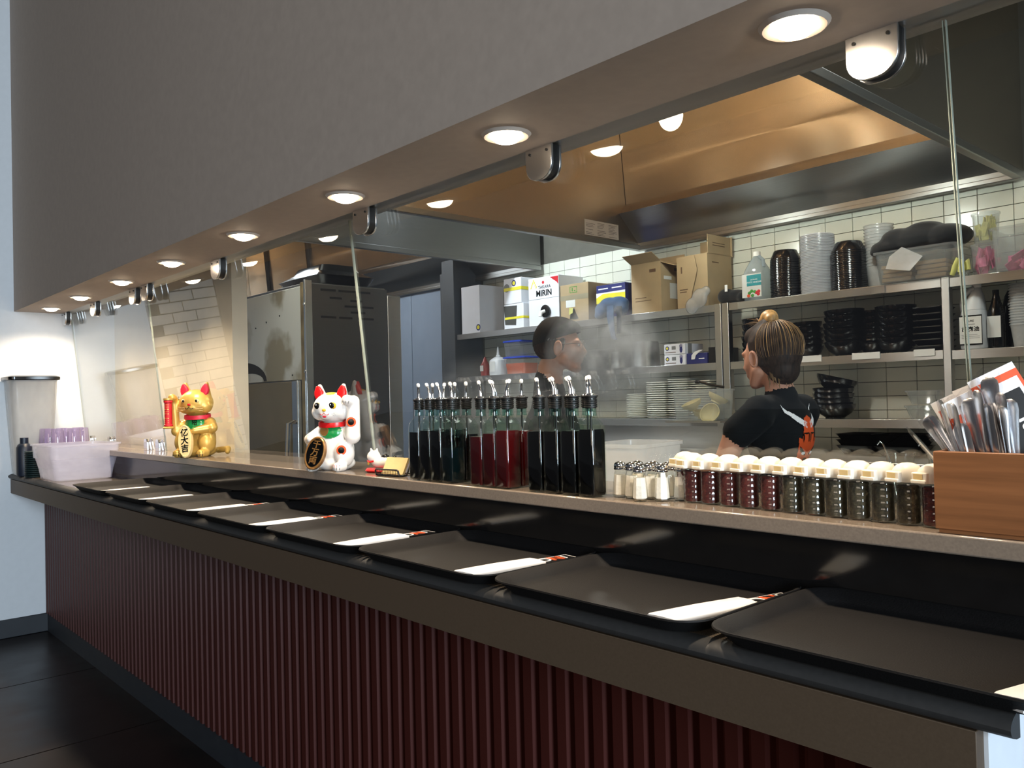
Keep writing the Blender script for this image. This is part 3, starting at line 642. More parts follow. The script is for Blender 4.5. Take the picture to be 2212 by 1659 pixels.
# cutlery
def cutl(kind):
    t = thing(kind, '', 'cutlery', (0, 0, 0), group='wrapped cutlery leaning in the bamboo box')
    prof = [(0, .0040, .0012), (.05, .0038, .0013), (.09, .0042, .0012), (.13, .0068, .0011), (.158, .0092, .0011), (.167, .0085, .001), (.172, .005, .0009), (.1735, .0012, .0006)]
    mk('handle', MB().loft([[(w_*q, (y_*h), z) for q, y_ in ((-1, 0), (-.6, 1), (.6, 1), (1, 0), (.6, -1), (-.6, -1))] for z, w_, h in prof]), 'cutlery', t, smooth=60)
    mk('handle_ridge', MB().loft([[(w_*q, .0012+y_*.0006, z) for q, y_ in ((-1, 0), (0, 1), (1, 0), (0, -1))] for z, w_ in ((.10, .0022), (.13, .0042), (.155, .0060), (.165, .0052), (.170, .002))]), 'chrome', t, smooth=60)
    if kind == 'wrapped_spoon': mk('plastic_sleeve', MB().loft([[(w_*q, y_*h, z) for q, y_ in ((-1, 0), (-.5, 1), (.5, 1), (1, 0), (.5, -1), (-.5, -1))] for z, w_, h in ((-.01, .012, .003), (.10, .011, .0028), (.16, .0125, .0028), (.181, .011, .002), (.188, .004, .0008))]), 'sleeve', t, smooth=60)
    return t
pf = cutl('wrapped_spoon'); pk = cutl('table_fork'); ic = 0
def place_c(base, top, spin, kind):
    global ic
    d = (Vector(top)-Vector(base)).normalized(); q = d.to_track_quat('Z', 'Y').to_matrix().to_4x4() @ Matrix.Rotation(spin, 4, 'Z')
    src = pf if kind else pk
    o = src if not src.get('used') else dup(src)
    o['used'] = 1
    loc = Vector(top)-d*.174
    o.location = loc; o.rotation_euler = q.to_euler(); o.scale = (1.35, 1.2, 1)
    ic += 1
    o['label'] = ('sleeved steel handle' if kind else 'bare fork handle')+' in the bamboo box, '+ORD[ic-1]+' from the fan\'s lower left'
tops = [(-.492, 1.262, -.058), (-.478, 1.275, -.030), (-.470, 1.285, -.050), (-.462, 1.262, -.045), (-.452, 1.300, -.018), (-.455, 1.268, -.005), (-.446, 1.282, .008), (-.438, 1.262, -.010), (-.434, 1.300, .014), (-.425, 1.275, .012), (-.420, 1.290, .000), (-.428, 1.262, -.040),
        (-.405, 1.268, .022), (-.398, 1.285, .040), (-.392, 1.262, .034), (-.386, 1.300, .048), (-.378, 1.270, .052), (-.372, 1.285, .030), (-.405, 1.300, .030), (-.395, 1.262, -.012), (-.385, 1.272, -.010), (-.376, 1.262, -.016), (-.368, 1.280, -.006), (-.362, 1.262, .030)]
for i, tp in enumerate(tops):
    tp = (tp[0]-.018-(.012 if tp[2] > 0 else 0), tp[1]+.006, tp[2]-.012-(.026 if tp[2] > .0 else 0))
    bs = (-.440+.075*(i/len(tops))+RN.uniform(-.004, .006)+ (.03 if i < 4 else 0), min(1.327, tp[1]+.004), LZ+.016)
    place_c(bs, tp, RN.uniform(-.5, .9)+.5, i not in (7, 11, 19, 20, 21, 22))
for o in (pf, pk): o.pop('used', None)
for o in bpy.data.objects:
    if 'used' in o: del o['used']
# leaflets: local x across, z up, leaning left
def leaflet(name, label, loc, tilt, wd, ht, front, extra=None, turn=0):
    t = thing(name, label, 'leaflet', loc, rot=(math.radians(-6), -tilt, turn))
    mk('sheet', MB().box((-wd/2, 0, 0), (wd/2, .0012, ht)), 'white', t)
    for k, (m, x0, z0, x1, z1) in enumerate(front): mk('print', MB().box((x0, -.0004-.0002*k, z0), (x1, 0, z1)), m, t)
    return t
leaflet('leaflet', 'orange leaflet with white border, leftmost in the bamboo box', (-.388, 1.330, LZ+.02), .46, .050, .198, [('orange', -.021, .0, .025, .183)], turn=.55)
leaflet('leaflet', 'orange and white folded leaflet second from left in the bamboo box', (-.375, 1.322, LZ+.02), .46, .045, .196, [('orange', -.0225, .0, .0225, .172)], turn=.75)
leaflet('leaflet', 'white topped orange leaflet standing behind the others', (-.362, 1.338, LZ+.02), .40, .055, .212, [('orange', -.0275, .0, .0275, .195), ('white', -.015, .09, .0275, .185)], turn=.55)
lf = leaflet('leaflet', 'black and white printed leaflet with orange edge at the right', (-.312, 1.332, LZ+.02),   .46, .065, .236, [('orange', -.0325, .0, .0325, .226), ('white', -.028, .0, .028, .216), ('black_card', -.023, .0, .023, .200)], turn=.55)
for o in [ch for ch in lf.children][:1]:
    text('Oni', .034, 'white', lf, (0.004, -.0012, .135), (PI/2, -PI/2, 0), name='script_lettering', bold=.0006)
    text('Ramen', .026, 'white', lf, (0.002, -.0012, .075), (PI/2, -PI/2, 0), name='script_lettering', bold=.0006)

# ---------------------------------------------------------------- card holder
ch = thing('card_holder', 'black wire mesh holder with cream business cards beside the white cat', 'card holder', (-1.925, 1.296, LZ+.001), .12, rot=None)
fr = [(-.048, -.026, .003), (-.048, -.030, .018), (-.043, -.031, .021), (.036, -.031, .021), (.046, -.026, .003), (.046, .002, .003), (.048, .020, .048), (.048, .030, .048), (.050, .034, .003)]
mk('wire_frame', MB().tube([(-.050, -.026, .002), (.047, -.026, .002), (.047, -.030, .015), (.042, -.031, .019), (-.045, -.031, .019), (-.050, -.030, .015), (-.050, -.026, .002), (-.050, .0, .002), (.047, 0, .002), (.047, -.026, .002)], .0024, 8).tube([(.047, 0, .002), (.048, .022, .046), (.049, .030, .046), (.050, .045, .006), (.048, .046, .002), (-.050, .046, .002), (-.050, .030, .046), (-.050, .022, .046), (-.050, 0, .002)], .0024, 8), 'dark', ch, smooth=60)
ms = MB()
for k in range(15): ms.cbox((-.048+k*.0068, -.028, .010), (.0009, .0009, .017))
for k in range(3): ms.cbox((0, -.028, .005+k*.005), (.094, .0009, .0009))
for k in range(6): ms.cbox((.049, .012+k*.005, .020), (.0009, .0009, .036))
mk('mesh_panel', ms, 'dark', ch)
cdm = Matrix.Translation((0, -.010, .004)) @ Matrix.Rotation(-.48, 4, 'X')
cd = mk('business_card', MB().box((-.044, -.003, 0), (.044, .004, .050), 0, cdm), 'cream', ch, label='stack of cream business cards')
text('ONI', .016, 'redp', cd, (.012, .0035, .026), (PI/2-.48, 0, 0))

# ---------------------------------------------------------------- things at the far end of the counter
tb = thing('storage_tub', 'translucent white plastic tub at the far end of the counter', 'tub', (-4.505, 1.135, CZ+.001), .03)
mk('tub_shell', MB().loft([rrect(.27, .24, .03, .0), rrect(.29, .26, .03, .004), rrect(.32, .29, .034, .105), rrect(.338, .312, .036, .108), rrect(.345, .318, .036, .165), rrect(.362, .336, .04, .168), rrect(.364, .338, .04, .176), rrect(.34, .312, .034, .174), rrect(.33, .30, .034, .108), rrect(.285, .252, .03, .008)], 0, True, True), 'frost', tb, smooth=50)
lp = thing('round_dish', '', 'dish', (-4.82, 1.02, CZ), group='stack of dark round dishes')
mk('rim', MB().lathe([(.040, 0), (.043, .002), (.044, .006), (.041, .0075)], seg=24), 'lids', lp)
for k in range(13):
    lb = 'dark teal round dish in the stack left of the white tub, '+('topmost' if k == 12 else 'lowest' if k == 0 else '%s from the bottom' % ORD[k])
    lc = (-4.815+RN.uniform(-.001, .001), 1.015, CZ+.001+k*.0105)
    if k == 0: lp['label'] = lb; lp.location = lc
    else: dup(lp, loc=lc, label=lb)
cu = thing('plastic_tumbler', '', 'cup', (0, 0, 0), group='upturned clear plastic tumblers')
mk('cup_wall', MB().lathe([(.036, 0), (.0365, .004), (.033, .06), (.029, .115), (.027, .12), (.0275, .116), (.0345, .004)], seg=20), 'cup', cu, smooth=60)
k = 0
for r, (x, n) in enumerate(((-4.74, 2), (-4.83, 3), (-4.92, 3))):
    for q in range(n):
        for lv in range(2 if r else 2):
            y = 1.11+q*.078 if r == 0 else 1.095+q*.078
            lb = 'clear violet tinted tumbler upside down left of the tub, %s stack, %s' % (ORD[k//2], 'upper' if lv else 'lower')
            lc = (x, y, CZ+.001+lv*.125); k += 1
            if k == 1: cu.location = lc; cu['label'] = lb
            else: dup(cu, loc=lc, label=lb)
bn = thing('food_bin', 'tall cloudy bin with black lid at the left edge beside the white wall', 'bin', (-5.075, 1.06, CZ+.001), 0)
mk('bin_shell', MB().loft([rrect(.15, .16, .03, 0), rrect(.16, .17, .03, .02), rrect(.20, .22, .03, .44), rrect(.205, .225, .03, .50), rrect(.21, .23, .03, .505), rrect(.195, .215, .03, .50), rrect(.15, .16, .03, .03)]), 'milky', bn, smooth=50)
mk('lid', MB().loft([rrect(.225, .245, .03, .506), rrect(.23, .25, .03, .510), rrect(.23, .25, .03, .524), rrect(.20, .22, .03, .530)]), 'blackplast', bn)
tag(mk('dark_flask', MB().lathe([(.036, 0), (.038, .01), (.037, .15), (.03, .165), (.02, .17), (.02, .20)], (-4.95, 1.0, CZ+.001), 20), 'deepblue', smooth=50), 'dark blue flask in front of the tumblers at the left edge', 'flask')
# ---------------------------------------------------------------- beckoning cats
def cat(label, loc, rz, sc, gold):
    A, P = (0, 1)
    t = thing('beckoning_cat', label, 'figurine', loc, rz); t.scale = (sc, sc, sc)
    s = 1 if not gold else -1      # raised arm: +x for the white cat, -x for the gold one
    pr = [('e', (0, .012, .062), (.058, .050, .066), 0), ('e', (0, .006, .110), (.046, .038, .040), 0), ('e', (0, .010, .020), (.062, .050, .026), 0),
          ('e', (0, -.006, .188), (.060, .050, .048), 0), ('e', (0, -.038, .172), (.026, .020, .020), 0), ('e', (.034, -.014, .176), (.028, .028, .026), 0), ('e', (-.034, -.014, .176), (.028, .028, .026), 0),
          ('c', (.034, -.002, .210), .022, (.040, -.006, .255), .007, 0), ('c', (-.034, -.002, .210), .022, (-.040, -.006, .255), .007, 0),
          ('e', (.044, -.018, .050), (.030, .034, .040), 0), ('e', (-.044, -.018, .050), (.030, .034, .040), 0),
          ('c', (.046, -.040, .014), .017, (.044, -.062, .013), .015, 0), ('c', (-.046, -.040, .014), .017, (-.044, -.062, .013), .015, 0)]
    if not gold:
        pr += [('c', (.050, .006, .118), .024, (.073, -.018, .102), .024, 0), ('c', (.073, -.018, .102), .024, (.076, -.016, .205), .020, 0), ('c', (.076, -.018, .205), .020, (.068, -.044, .212), .015, 0),
               ('c', (-.046, .0, .112), .022, (-.066, -.026, .094), .018, 0), ('c', (-.066, -.026, .094), .018, (-.046, -.056, .096), .013, 0)]
    else:
        pr += [('c', (-.046, .0, .112), .020, (-.070, -.020, .090), .018, 0), ('c', (-.070, -.020, .090), .016, (-.072, -.030, .200), .014, 0), ('c', (-.072, -.032, .205), .015, (-.066, -.050, .208), .014, 0),
               ('c', (.046, .0, .115), .023, (.066, -.024, .100), .020, 0), ('c', (.066, -.024, .100), .018, (.018, -.058, .092), .013, 0),
               ('c', (.05, .05, .018), .012, (.092, .040, .022), .011, 0), ('c', (.092, .040, .022), .011, (.100, .020, .012), .009, 0)]
    base = 'gold' if gold else 'catwhite'
    b = blob('body', pr, .0032, [base, 'yellow' if not gold else 'gold'], t, 4, None if gold else [(lambda x, y, z: ((x-.004)**2+(y+.02)**2 < .00022) & (z > .22), 1)])
    bv = BVHTree.FromPolygons([v.co.copy() for v in b.data.vertices], [tuple(p.vertices) for p in b.data.polygons])
    def on_front(x, z, d=.0015):
        h = bv.ray_cast(Vector((x, -.3, z)), Vector((0, 1, 0)))
        return Vector((x, (h[0].y if h[0] else -.06)-d, z))
    def patch(name, poly, m, off=.0012, st=.0022, thick=0):
        xs = [p[0] for p in poly]; zs = [p[1] for p in poly]; mb = MB(); vid = {}
        def ins(x, z):
            c = False; j = len(poly)-1
            for i in range(len(poly)):
                (x1, z1), (x2, z2) = poly[i], poly[j]
                if (z1 > z) != (z2 > z) and x < (x2-x1)*(z-z1)/(z2-z1)+x1: c = not c
                j = i
            return c
        nx = int((max(xs)-min(xs))/st)+2; nz = int((max(zs)-min(zs))/st)+2
        for i in range(nx):
            for k in range(nz):
                x, z = min(xs)+i*st, min(zs)+k*st
                if not ins(x+st/2, z+st/2): continue
                q = []
                for (dx, dz) in ((0, 0), (1, 0), (1, 1), (0, 1)):
                    key = (i+dx, k+dz)
                    if key not in vid:
                        vid[key] = len(mb.v); mb.v.append(tuple(on_front(x+dx*st, z+dz*st, off)))
                    q.append(vid[key])
                mb.f.append(tuple(q)); mb.m.append(0)
        return mk(name, mb, m, t, smooth=70) if mb.f else None
    def oval(cx, cz, rx, rz_, n=18, a=0): return [(cx+rx*math.cos(q)*math.cos(a)-rz_*math.sin(q)*math.sin(a), cz+rx*math.cos(q)*math.sin(a)+rz_*math.sin(q)*math.cos(a)) for q in [2*PI*i/n for i in range(n)]]
    for sx in (-1, 1):
        m4 = Matrix.Translation((sx*.038, -.020, .231)) @ Matrix.Rotation(sx*.16, 4, 'Y') @ Matrix.Rotation(-.12, 4, 'X')
        mk('inner_ear', MB().loft([[tuple(m4 @ Vector((r_*.0135*math.cos(q), y_, r_*.021*math.sin(q)+(.004*r_ if math.sin(q) > .9 else 0)))) for q in [2*PI*i/16 for i in range(16)]] for r_, y_ in ((1, .010), (1, -.001), (.8, -.003), (.1, -.0015))]), 'pinkred' if gold else 'catred', t, smooth=60)
        e = on_front(sx*.024, .195, -.001)
        if gold:
            mk('eye_white', MB().ell(e, (.010, .003, .0065), seg=14, rings=8), 'cream', t, smooth=60); mk('pupil', MB().ell(e+Vector((0, -.003, 0)), (.0042, .002, .0052), seg=12, rings=8), 'black', t, smooth=60)
        else:
            mk('eye_white', MB().ell(e, (.0135, .003, .0100), seg=16, rings=8), 'yellow', t, smooth=60); mk('pupil', MB().ell(e+Vector((-.002, -.0026, .0005)), (.0092, .002, .0094), seg=14, rings=8), 'black', t, smooth=60)
            mk('eye_glint', MB().ell(e+Vector((-.004, -.0046, .003)), (.0016, .0006, .0018), seg=8, rings=6), 'white', t)
    n_ = on_front(0, .182)
    mk('nose', MB().ell(n_, (.0062, .004, .0048), seg=12, rings=8), 'catred' if gold else 'yellow', t, smooth=60)
    for sx in (-1, 1): mk('mouth', MB().tube([on_front(0, .174, .0004), on_front(sx*.005, .168, .0004), on_front(sx*.011, .168, .0004), on_front(sx*.015, .171, .0004)], .0009, 6), 'black' if gold else 'catred', t)
    if not gold: mk('lower_lip', MB().ell(on_front(0, .163, -.001), (.007, .003, .004), seg=12, rings=6), 'pinkred', t)
    if gold:
        for sx in (-1, 1):
            for k in range(3): mk('whisker', MB().tube([on_front(sx*.02, .172-.004*k), on_front(sx*.02, .172-.004*k)+Vector((sx*.030, -.006, .004-.004*k))], .0006, 5), 'cream', t)
    else:
        wd = MB()
        for x, z in ((.022, .170), (.027, .172), (.024, .166), (.029, .167), (-.022, .170), (-.027, .171)): wd.ell(on_front(x, z, 0), (.0009, .0009, .0009), seg=6, rings=4)
        mk('whisker_dots', wd, 'black', t)
    # collar ring round the neck
    cp = [(.043*math.cos(a), .000+.037*math.sin(a), .140+.004*math.sin(a)) for a in [2*PI*i/28 for i in range(28)]]
    co = MB().loft([[(c_[0]*q, c_[1]*q, c_[2]+h) for c_ in cp] for q, h in ((1.0, -.007), (1.06, -.007), (1.08, 0), (1.06, .007), (1.0, .007))], 0, False, False)
    mk('collar', co, 'pinkred' if gold else 'catred', t, smooth=60)
    patch('bib', oval(0, .118, .036, .022), 'green', .002)
    if not gold: mk('bell_coin', MB().lathe([(.0001, .006), (.013, .006), (.015, .003), (.015, 0)], seg=22, mtx=Matrix.Translation(on_front(-.014, .118, -.001)) @ Matrix.Rotation(PI/2, 4, 'X')), 'koban', t)
    # coin plate held in front
    kx, kz, tl = (-.020, .056, .20) if not gold else (-.004, .056, -.16)
    kh, kw_ = (.050, .031) if not gold else (.058, .024)
    kt = Matrix.Translation((kx, -.079, kz)) @ Matrix.Rotation(tl, 4, 'Y') @ Matrix.Rotation(-.22, 4, 'X')
    ks = [[tuple(kt @ Vector((kw_*q*math.cos(a), y_, kh*q*math.sin(a)))) for a in [2*PI*i/32 for i in range(32)]] for q, y_ in ((.96, .014), (1.0, .008), (1.0, -.003), (.93, -.005), (.88, -.002), (.05, -.002))]
    kb = mk('coin_plate', MB().loft(ks), 'koban' if not gold else 'cream', t, smooth=40, label='oval coin plate with black characters')
    if not gold: mk('dark_field', MB().loft([[tuple(kt @ Vector((kw_*q*math.cos(a), -.0025, kh*q*math.sin(a)))) for a in [2*PI*i/28 for i in range(28)]] for q in (.84, .1)]), 'black', kb)
    for k, chx in enumerate('千万両' if not gold else '亿大吉'):
        p = kt @ Vector((0, -.0032, kh*(.50-.48*k)))
        text(chx, kh*.50, 'koban' if not gold else 'black', kb, p, (kt.to_euler().x+PI/2, kt.to_euler().y, 0), bold=.0006)
    # paws and claws
    claws = MB(); red = MB()
    for sx in (-1, 1):
        for k in range(4):
            x = sx*.044-.0105+k*.007; e = on_front(x, .008, -.001)
            (red if not gold else claws).tube([e+Vector((0, -.0006, .012)), e+Vector((0, -.002, .004))], .0007, 5); claws.tube([e+Vector((0, -.001, .003)), e+Vector((0, -.002, -.004))], [.0018, .0008], 6)
    px_, pz_ = (.068, .206) if not gold else (-.066, .200)
    for k in range(4):
        x = px_-.0105+k*.007; e = on_front(x, pz_, -.001)
        (red if not gold else claws).tube([e+Vector((0, -.001, .012)), e+Vector((0, -.002, .003))], .0007, 5); claws.tube([e+Vector((0, 0, .002)), e+Vector((0, -.003, -.006))], [.0018, .0008], 6)
    mk('claws', claws, 'black' if gold else 'greyp', t, kind='stuff')
    if not gold:
        mk('claw_lines', red, 'catred', t, kind='stuff')
        for x, z in ((.078, .145), (.050, .062)):
            e = on_front(x, z, -.002); mtt = Matrix.Translation(e) @ Matrix.Rotation(PI/2, 4, 'X') @ Matrix.Rotation(.25, 4, 'Y')
            mk('spot_ring', MB().lathe([(.0145, 0), (.0145, .003), (.0095, .0035)], seg=20, mtx=mtt), 'orange', t); mk('spot', MB().lathe([(.0098, .001), (.0095, .0042), (.002, .005)], seg=18, mtx=mtt), 'black', t)
    else:
        sc_ = mk('scroll', MB().lathe([(.0125, .108), (.015, .110), (.015, .114), (.0125, .116), (.0125, .190), (.015, .192), (.015, .198)], (-.074, -.062, 0), 20), 'redp', t, label='red tube covered in gold characters')
        mk('scroll_cap', MB().lathe([(.018, .100), (.019, .104), (.015, .108), (.012, .108)], (-.074, -.062, 0), 20).lathe([(.012, .198), (.016, .200), (.016, .206)], (-.074, -.062, 0), 20), 'gold', t)
        gd = MB()
        for k in range(9):
            for a in (-2.6, -2.1, -1.6, -1.1):
                if RN.random() < .8: gd.cbox((-.074+.0127*math.cos(a), -.062+.0127*math.sin(a), .121+k*.0078), (RN.uniform(.002, .0045), .0012, RN.uniform(.0012, .005)), 0, (0, 0, a+PI/2))
        mk('gold_writing', gd, 'gold', sc_)
        text('招', .020, 'black', t, on_front(.006, .118, .003), (PI/2, 0, 0), bold=.0005)
    return t
cat('white ceramic beckoning cat with red ears and green bib', (-2.265, 1.300, LZ+.0005), math.radians(32), 1.02, False)
cat('gold beckoning cat holding a red tube', (-3.40, 1.318, LZ+.0005), math.radians(40), 1.17, True)
k = thing('kitten_figurine', 'small reclining white cat figurine on a red cushion behind the card holder', 'figurine', (-2.060, 1.335, LZ+.001), .2)
blob('body', [('e', (.01, 0, .028), (.042, .022, .018), 0), ('e', (-.020, -.006, .045), (.022, .019, .019), 0), ('c', (-.030, -.004, .060), .006, (-.034, -.004, .068), .003, 0), ('c', (-.010, -.004, .060), .006, (-.008, -.004, .068), .003, 0), ('c', (.045, .005, .030), .008, (.060, .0, .045), .006, 1), ('e', (.022, 0, .048), (.012, .012, .006), 1)], .0028, ['catwhite', 'black'], k, 3)
mk('cushion', MB().loft([rrect(.085, .050, .02, 0), rrect(.095, .058, .022, .005), rrect(.085, .05, .02, .012)]), 'catred', k, smooth=60)
mk('collar', MB().tube([(-.038, -.014, .033), (-.024, -.024, .030), (-.008, -.018, .033)], .003, 6), 'catred', k)
mk('coin', MB().lathe([(.004, 0), (.0045, .001), (.001, .0015)], seg=10, mtx=Matrix.Translation((-.022, -.026, .026)) @ Matrix.Rotation(PI/2, 4, 'X')), 'gold', k)
# ---------------------------------------------------------------- cartons on the top shelf
ZT, ZM, ZL, YF = .5245, .1775, -.1585, 4.21
def carton(name, label, x0, x1, h, m='card', z=ZT, y1=4.47, flaps=(), yf=YF, open_=False):
    t = thing(name, label, 'carton', (x0, yf, z)); wd, dp = x1-x0, y1-yf
    if open_:
        mk('walls', MB().box((0, 0, 0), (wd, .004, h)).box((0, dp-.004, 0), (wd, dp, h)).box((0, .004, 0), (.004, dp-.004, h)).box((wd-.004, .004, 0), (wd, dp-.004, h)).box((.004, .004, .001), (wd-.004, dp-.004, .006)), m, t)
    else: mk('walls', MB().box((0, 0, 0), (wd, dp, h)), m, t, bev=.003)
    return t, wd, dp
t, a, b = carton('white_carton', 'tall plain white carton at the left end of the top shelf', -5.24, -5.01, .385, 'foam')
mk('round_logo', MB().lathe([(.026, 0), (.026, .001)], seg=20, mtx=Matrix.Translation((a-.022, 0, .045)) @ Matrix.Rotation(PI/2, 4, 'X')), 'bluep', t); mk('logo_centre', MB().lathe([(.016, 0), (.016, .0016)], seg=20, mtx=Matrix.Translation((a-.022, 0, .045)) @ Matrix.Rotation(PI/2, 4, 'X')), 'yellowp', t)
t, a, b = carton('white_carton', 'lower white carton with dark cut-out window and yellow band', -4.72, -4.50, .190, 'foam')
mk('cut_out_shade', MB().prism([(.012, .035), (.135, .025), (.150, .175), (.0, .180)], -.001, .002), 'openingshade', t); mk('yellow_band', MB().box((.012, -.002, .075), (a+.001, -.0005, .092)).box((a-.001, -.001, .075), (a+.0015, b, .092)), 'yellowp', t)
t, a, b = carton('white_carton', 'upper white carton with yellow band and round logos', -4.715, -4.52, .195, 'foam', z=ZT+.192)
mk('yellow_band', MB().box((0, -.0015, .10), (a+.001, -.0005, .125)).box((a, -.001, .10), (a+.0015, b, .125)), 'yellowp', t)
for x, fx in ((.115, 0), (a, 1)):
    for r_, m_, e in ((.024, 'bluep', .001), (.015, 'yellowp', .0016)): mk('round_logo', MB().lathe([(r_, 0), (r_, e)], seg=20, mtx=(Matrix.Translation((x, 0, .155)) @ Matrix.Rotation(PI/2, 4, 'X')) if not fx else (Matrix.Translation((a, .10, .155)) @ Matrix.Rotation(PI/2, 4, 'Y'))), m_, t)
mk('grey_oval', MB().lathe([(.032, 0), (.032, .0008)], seg=20, mtx=Matrix.Translation((.032, 0, .125)) @ Matrix.Rotation(PI/2, 4, 'X')), 'greyp', t)
t, a, b = carton('mirin_carton', 'white cooking wine carton with red corner and black lettering', -4.44, -4.125, .355, 'foam')
mk('red_corner', MB().prism([(a-.085, .345), (a-.002, .345), (a-.002, .285), (a-.02, .305), (a-.05, .322)], -.0012, 0), 'redp', t)
for k in range(7): mk('golden_grain', MB().ell((.03+.009*k, -.001, .335-.016*abs(k-3)), (.005, .001, .012), seg=8, rings=5, rot=(0, .4, 0)), 'yellowp', t)
mk('red_seal', MB().lathe([(.012, 0), (.012, .001)], seg=14, mtx=Matrix.Translation((a*.5, 0, .315)) @ Matrix.Rotation(PI/2, 4, 'X')), 'redp', t)
text('TAKARA', .034, 'black', t, (a*.54, -.001, .280), (PI/2, 0, 0)); text('MIRIN', .062, 'black', t, (a*.52, -.001, .235), (PI/2, 0, 0), bold=.0016)
mk('cut_line', MB().box((.0, -.001, .195), (a, -.0005, .197)), 'greyp', t)
tp = mk('tap', MB().lathe([(.040, 0), (.046, .012), (.046, .02), (.03, .022)], seg=22, mtx=Matrix.Translation((a*.60, 0, .10)) @ Matrix.Rotation(PI/2, 4, 'X')), 'black', t); mk('spout', MB().tube([(a*.60, -.02, .10), (a*.55, -.045, .09), (a*.54, -.05, .06)], .014, 10), 'cap', tp)
t, a, b = carton('brown_carton', 'brown carton with green stamp and torn hand hole', -4.11, -3.84, .268)
mk('green_stamp', MB().box((.095, -.001, .205), (.165, -.0004, .209)).box((.095, -.001, .245), (.165, -.0004, .249)).box((.095, -.001, .209), (.099, -.0004, .245)).box((.161, -.001, .209), (.165, -.0004, .245)).box((.115, -.001, .215), (.123, -.0004, .24)).box((.135, -.001, .215), (.15, -.0004, .222)), 'greenp', t)
mk('shipping_label', MB().box((.055, -.001, .105), (.145, -.0002, .155)), 'labelw', t); mk('tape_strip', MB().box((.0, -.0006, .155), (a, -.0001, .190)), 'tape', t)
mk('hand_hole_shade', MB().prism([(.09, .02), (.145, .015), (.175, .02), (.15, .06), (.135, .095), (.10, .09)], -.0012, 0), 'openingshade', t); mk('torn_flap', MB().prism([(.10, .05), (.135, .06), (.14, .095), (.105, .10)], -.02, -.018), 'towel', t)
t, a, b = carton('blue_carton', 'open navy and yellow carton behind the blue apron', -3.765, -3.51, .225, 'bluep')
mk('yellow_band', MB().prism([(.0, .10), (a, .11), (a, .16), (.06, .165), (0, .14)], -.001, 0), 'yellowp', t); mk('white_band', MB().prism([(.0, .14), (.06, .165), (a, .16), (a, .175), (0, .172)], -.0014, 0), 'white', t)
for k in range(2): mk('white_print', MB().box((.02+.12*k, -.0012, .195), (.105+.12*k, 0, .203)), 'white', t)
ap = thing('blue_apron', 'blue apron bundled on the top shelf with ties hanging down', 'apron', (-3.62, 4.185, ZT))
blob('bundle', [('e', (-.08, .02, .055), (.07, .045, .055), 0), ('e', (.05, .02, .085), (.09, .045, .050), 0), ('e', (-.02, .01, .09), (.08, .04, .045), 0), ('e', (-.10, .0, .02), (.04, .03, .03), 0), ('e', (.09, .01, .05), (.05, .04, .05), 0)], .011, ['bluecloth'], ap, 3)
mk('apron_tie', MB().loft([[(x+wx*q, -.035+y+.004*s_, z) for q, s_ in ((-1, -1), (1, -1), (1, 1), (-1, 1))] for x, wx, y, z in ((.04, .03, -.01, .07), (.045, .028, -.02, .0), (.05, .022, -.015, -.08), (.065, .018, -.015, -.145), (.085, .014, -.018, -.16))]), 'bluecloth', ap, smooth=60)
mk('apron_tie', MB().loft([[(x+wx*q, -.030+y+.004*s_, z) for q, s_ in ((-1, -1), (1, -1), (1, 1), (-1, 1))] for x, wx, y, z in ((.11, .018, -.01, .06), (.115, .017, -.02, .0), (.11, .016, -.015, -.07), (.105, .016, -.015, -.12))]), 'deepblue', ap, smooth=60)
t, a, b = carton('brown_carton', 'open brown carton with white barcode label', -3.455, -3.215, .325, open_=True)
mk('flap', MB().box((0, 0, 0), (a, .004, .10), 0, Matrix.Translation((0, 0, .325)) @ Matrix.Rotation(1.1, 4, 'X')), 'card', t); mk('flap', MB().box((0, 0, 0), (.004, b, .12), 0, Matrix.Translation((a-.004, 0, .322)) @ Matrix.Rotation(1.9, 4, 'Y')), 'card', t); mk('flap', MB().box((0, b-.004, .322), (a, b, .39)), 'card', t)
mk('shipping_label', MB().box((a+.0003, .09, .09), (a+.0015, .19, .19)), 'labelw', t); mk('shipping_label', MB().box((a+.0003, .03, .21), (a+.0015, .11, .232)), 'labelw', t)
mk('printed_marks', MB().box((.03, -.001, .08), (.16, 0, .084)).box((.03, -.001, .10), (.12, 0, .104)).box((.15, -.001, .26), (.2, 0, .28)).box((a, .14, .27), (a+.001, .2, .29)), 'carddk', t)
mk('lining', MB().box((.006, .006, .04), (a-.006, b-.006, .30)), 'tape', t)
t, a, b = carton('brown_carton', 'tall brown carton with raised flap beside the shelf post', -3.09, -2.865, .325, open_=True)
mk('flap', MB().box((0, b-.004, .322), (a+.01, b, .445), 0), 'card', t); mk('flap', MB().box((a-.004, .01, .323), (a, b-.01, .44)), 'card', t); mk('torn_strip', MB().prism([(.09, .30), (.14, .32), (.16, .23), (.12, .10), (.10, .02), (.06, .03), (.10, .15), (.11, .2)], -.014, -.010), 'card', t)
mk('printed_marks', MB().box((.02, -.001, .10), (.07, 0, .106)).box((.02, -.001, .115), (.08, 0, .121)).box((.03, -.001, .22), (.04, 0, .26)).box((a, .05, .27), (a+.001, .12, .276)).box((a+.0002, .06, .375), (a+.001, .19, .38)).box((a+.0002, .06, .39), (a+.001, .19, .394)), 'carddk', t)
mk('lining', MB().box((.006, .006, .04), (a-.006, b-.006, .28)), 'card', t)
bg_ = thing('plastic_bag', 'crumpled clear plastic bag hanging over the shelf edge', 'bag', (-2.90, 4.17, ZT+.02))
blob('bag_skin', [('e', (0, .0, .03), (.055, .03, .06), 0), ('e', (-.05, -.01, -.015), (.045, .025, .05), 0), ('e', (.04, .01, .07), (.03, .025, .03), 0)], .009, ['bag'], bg_, 1)
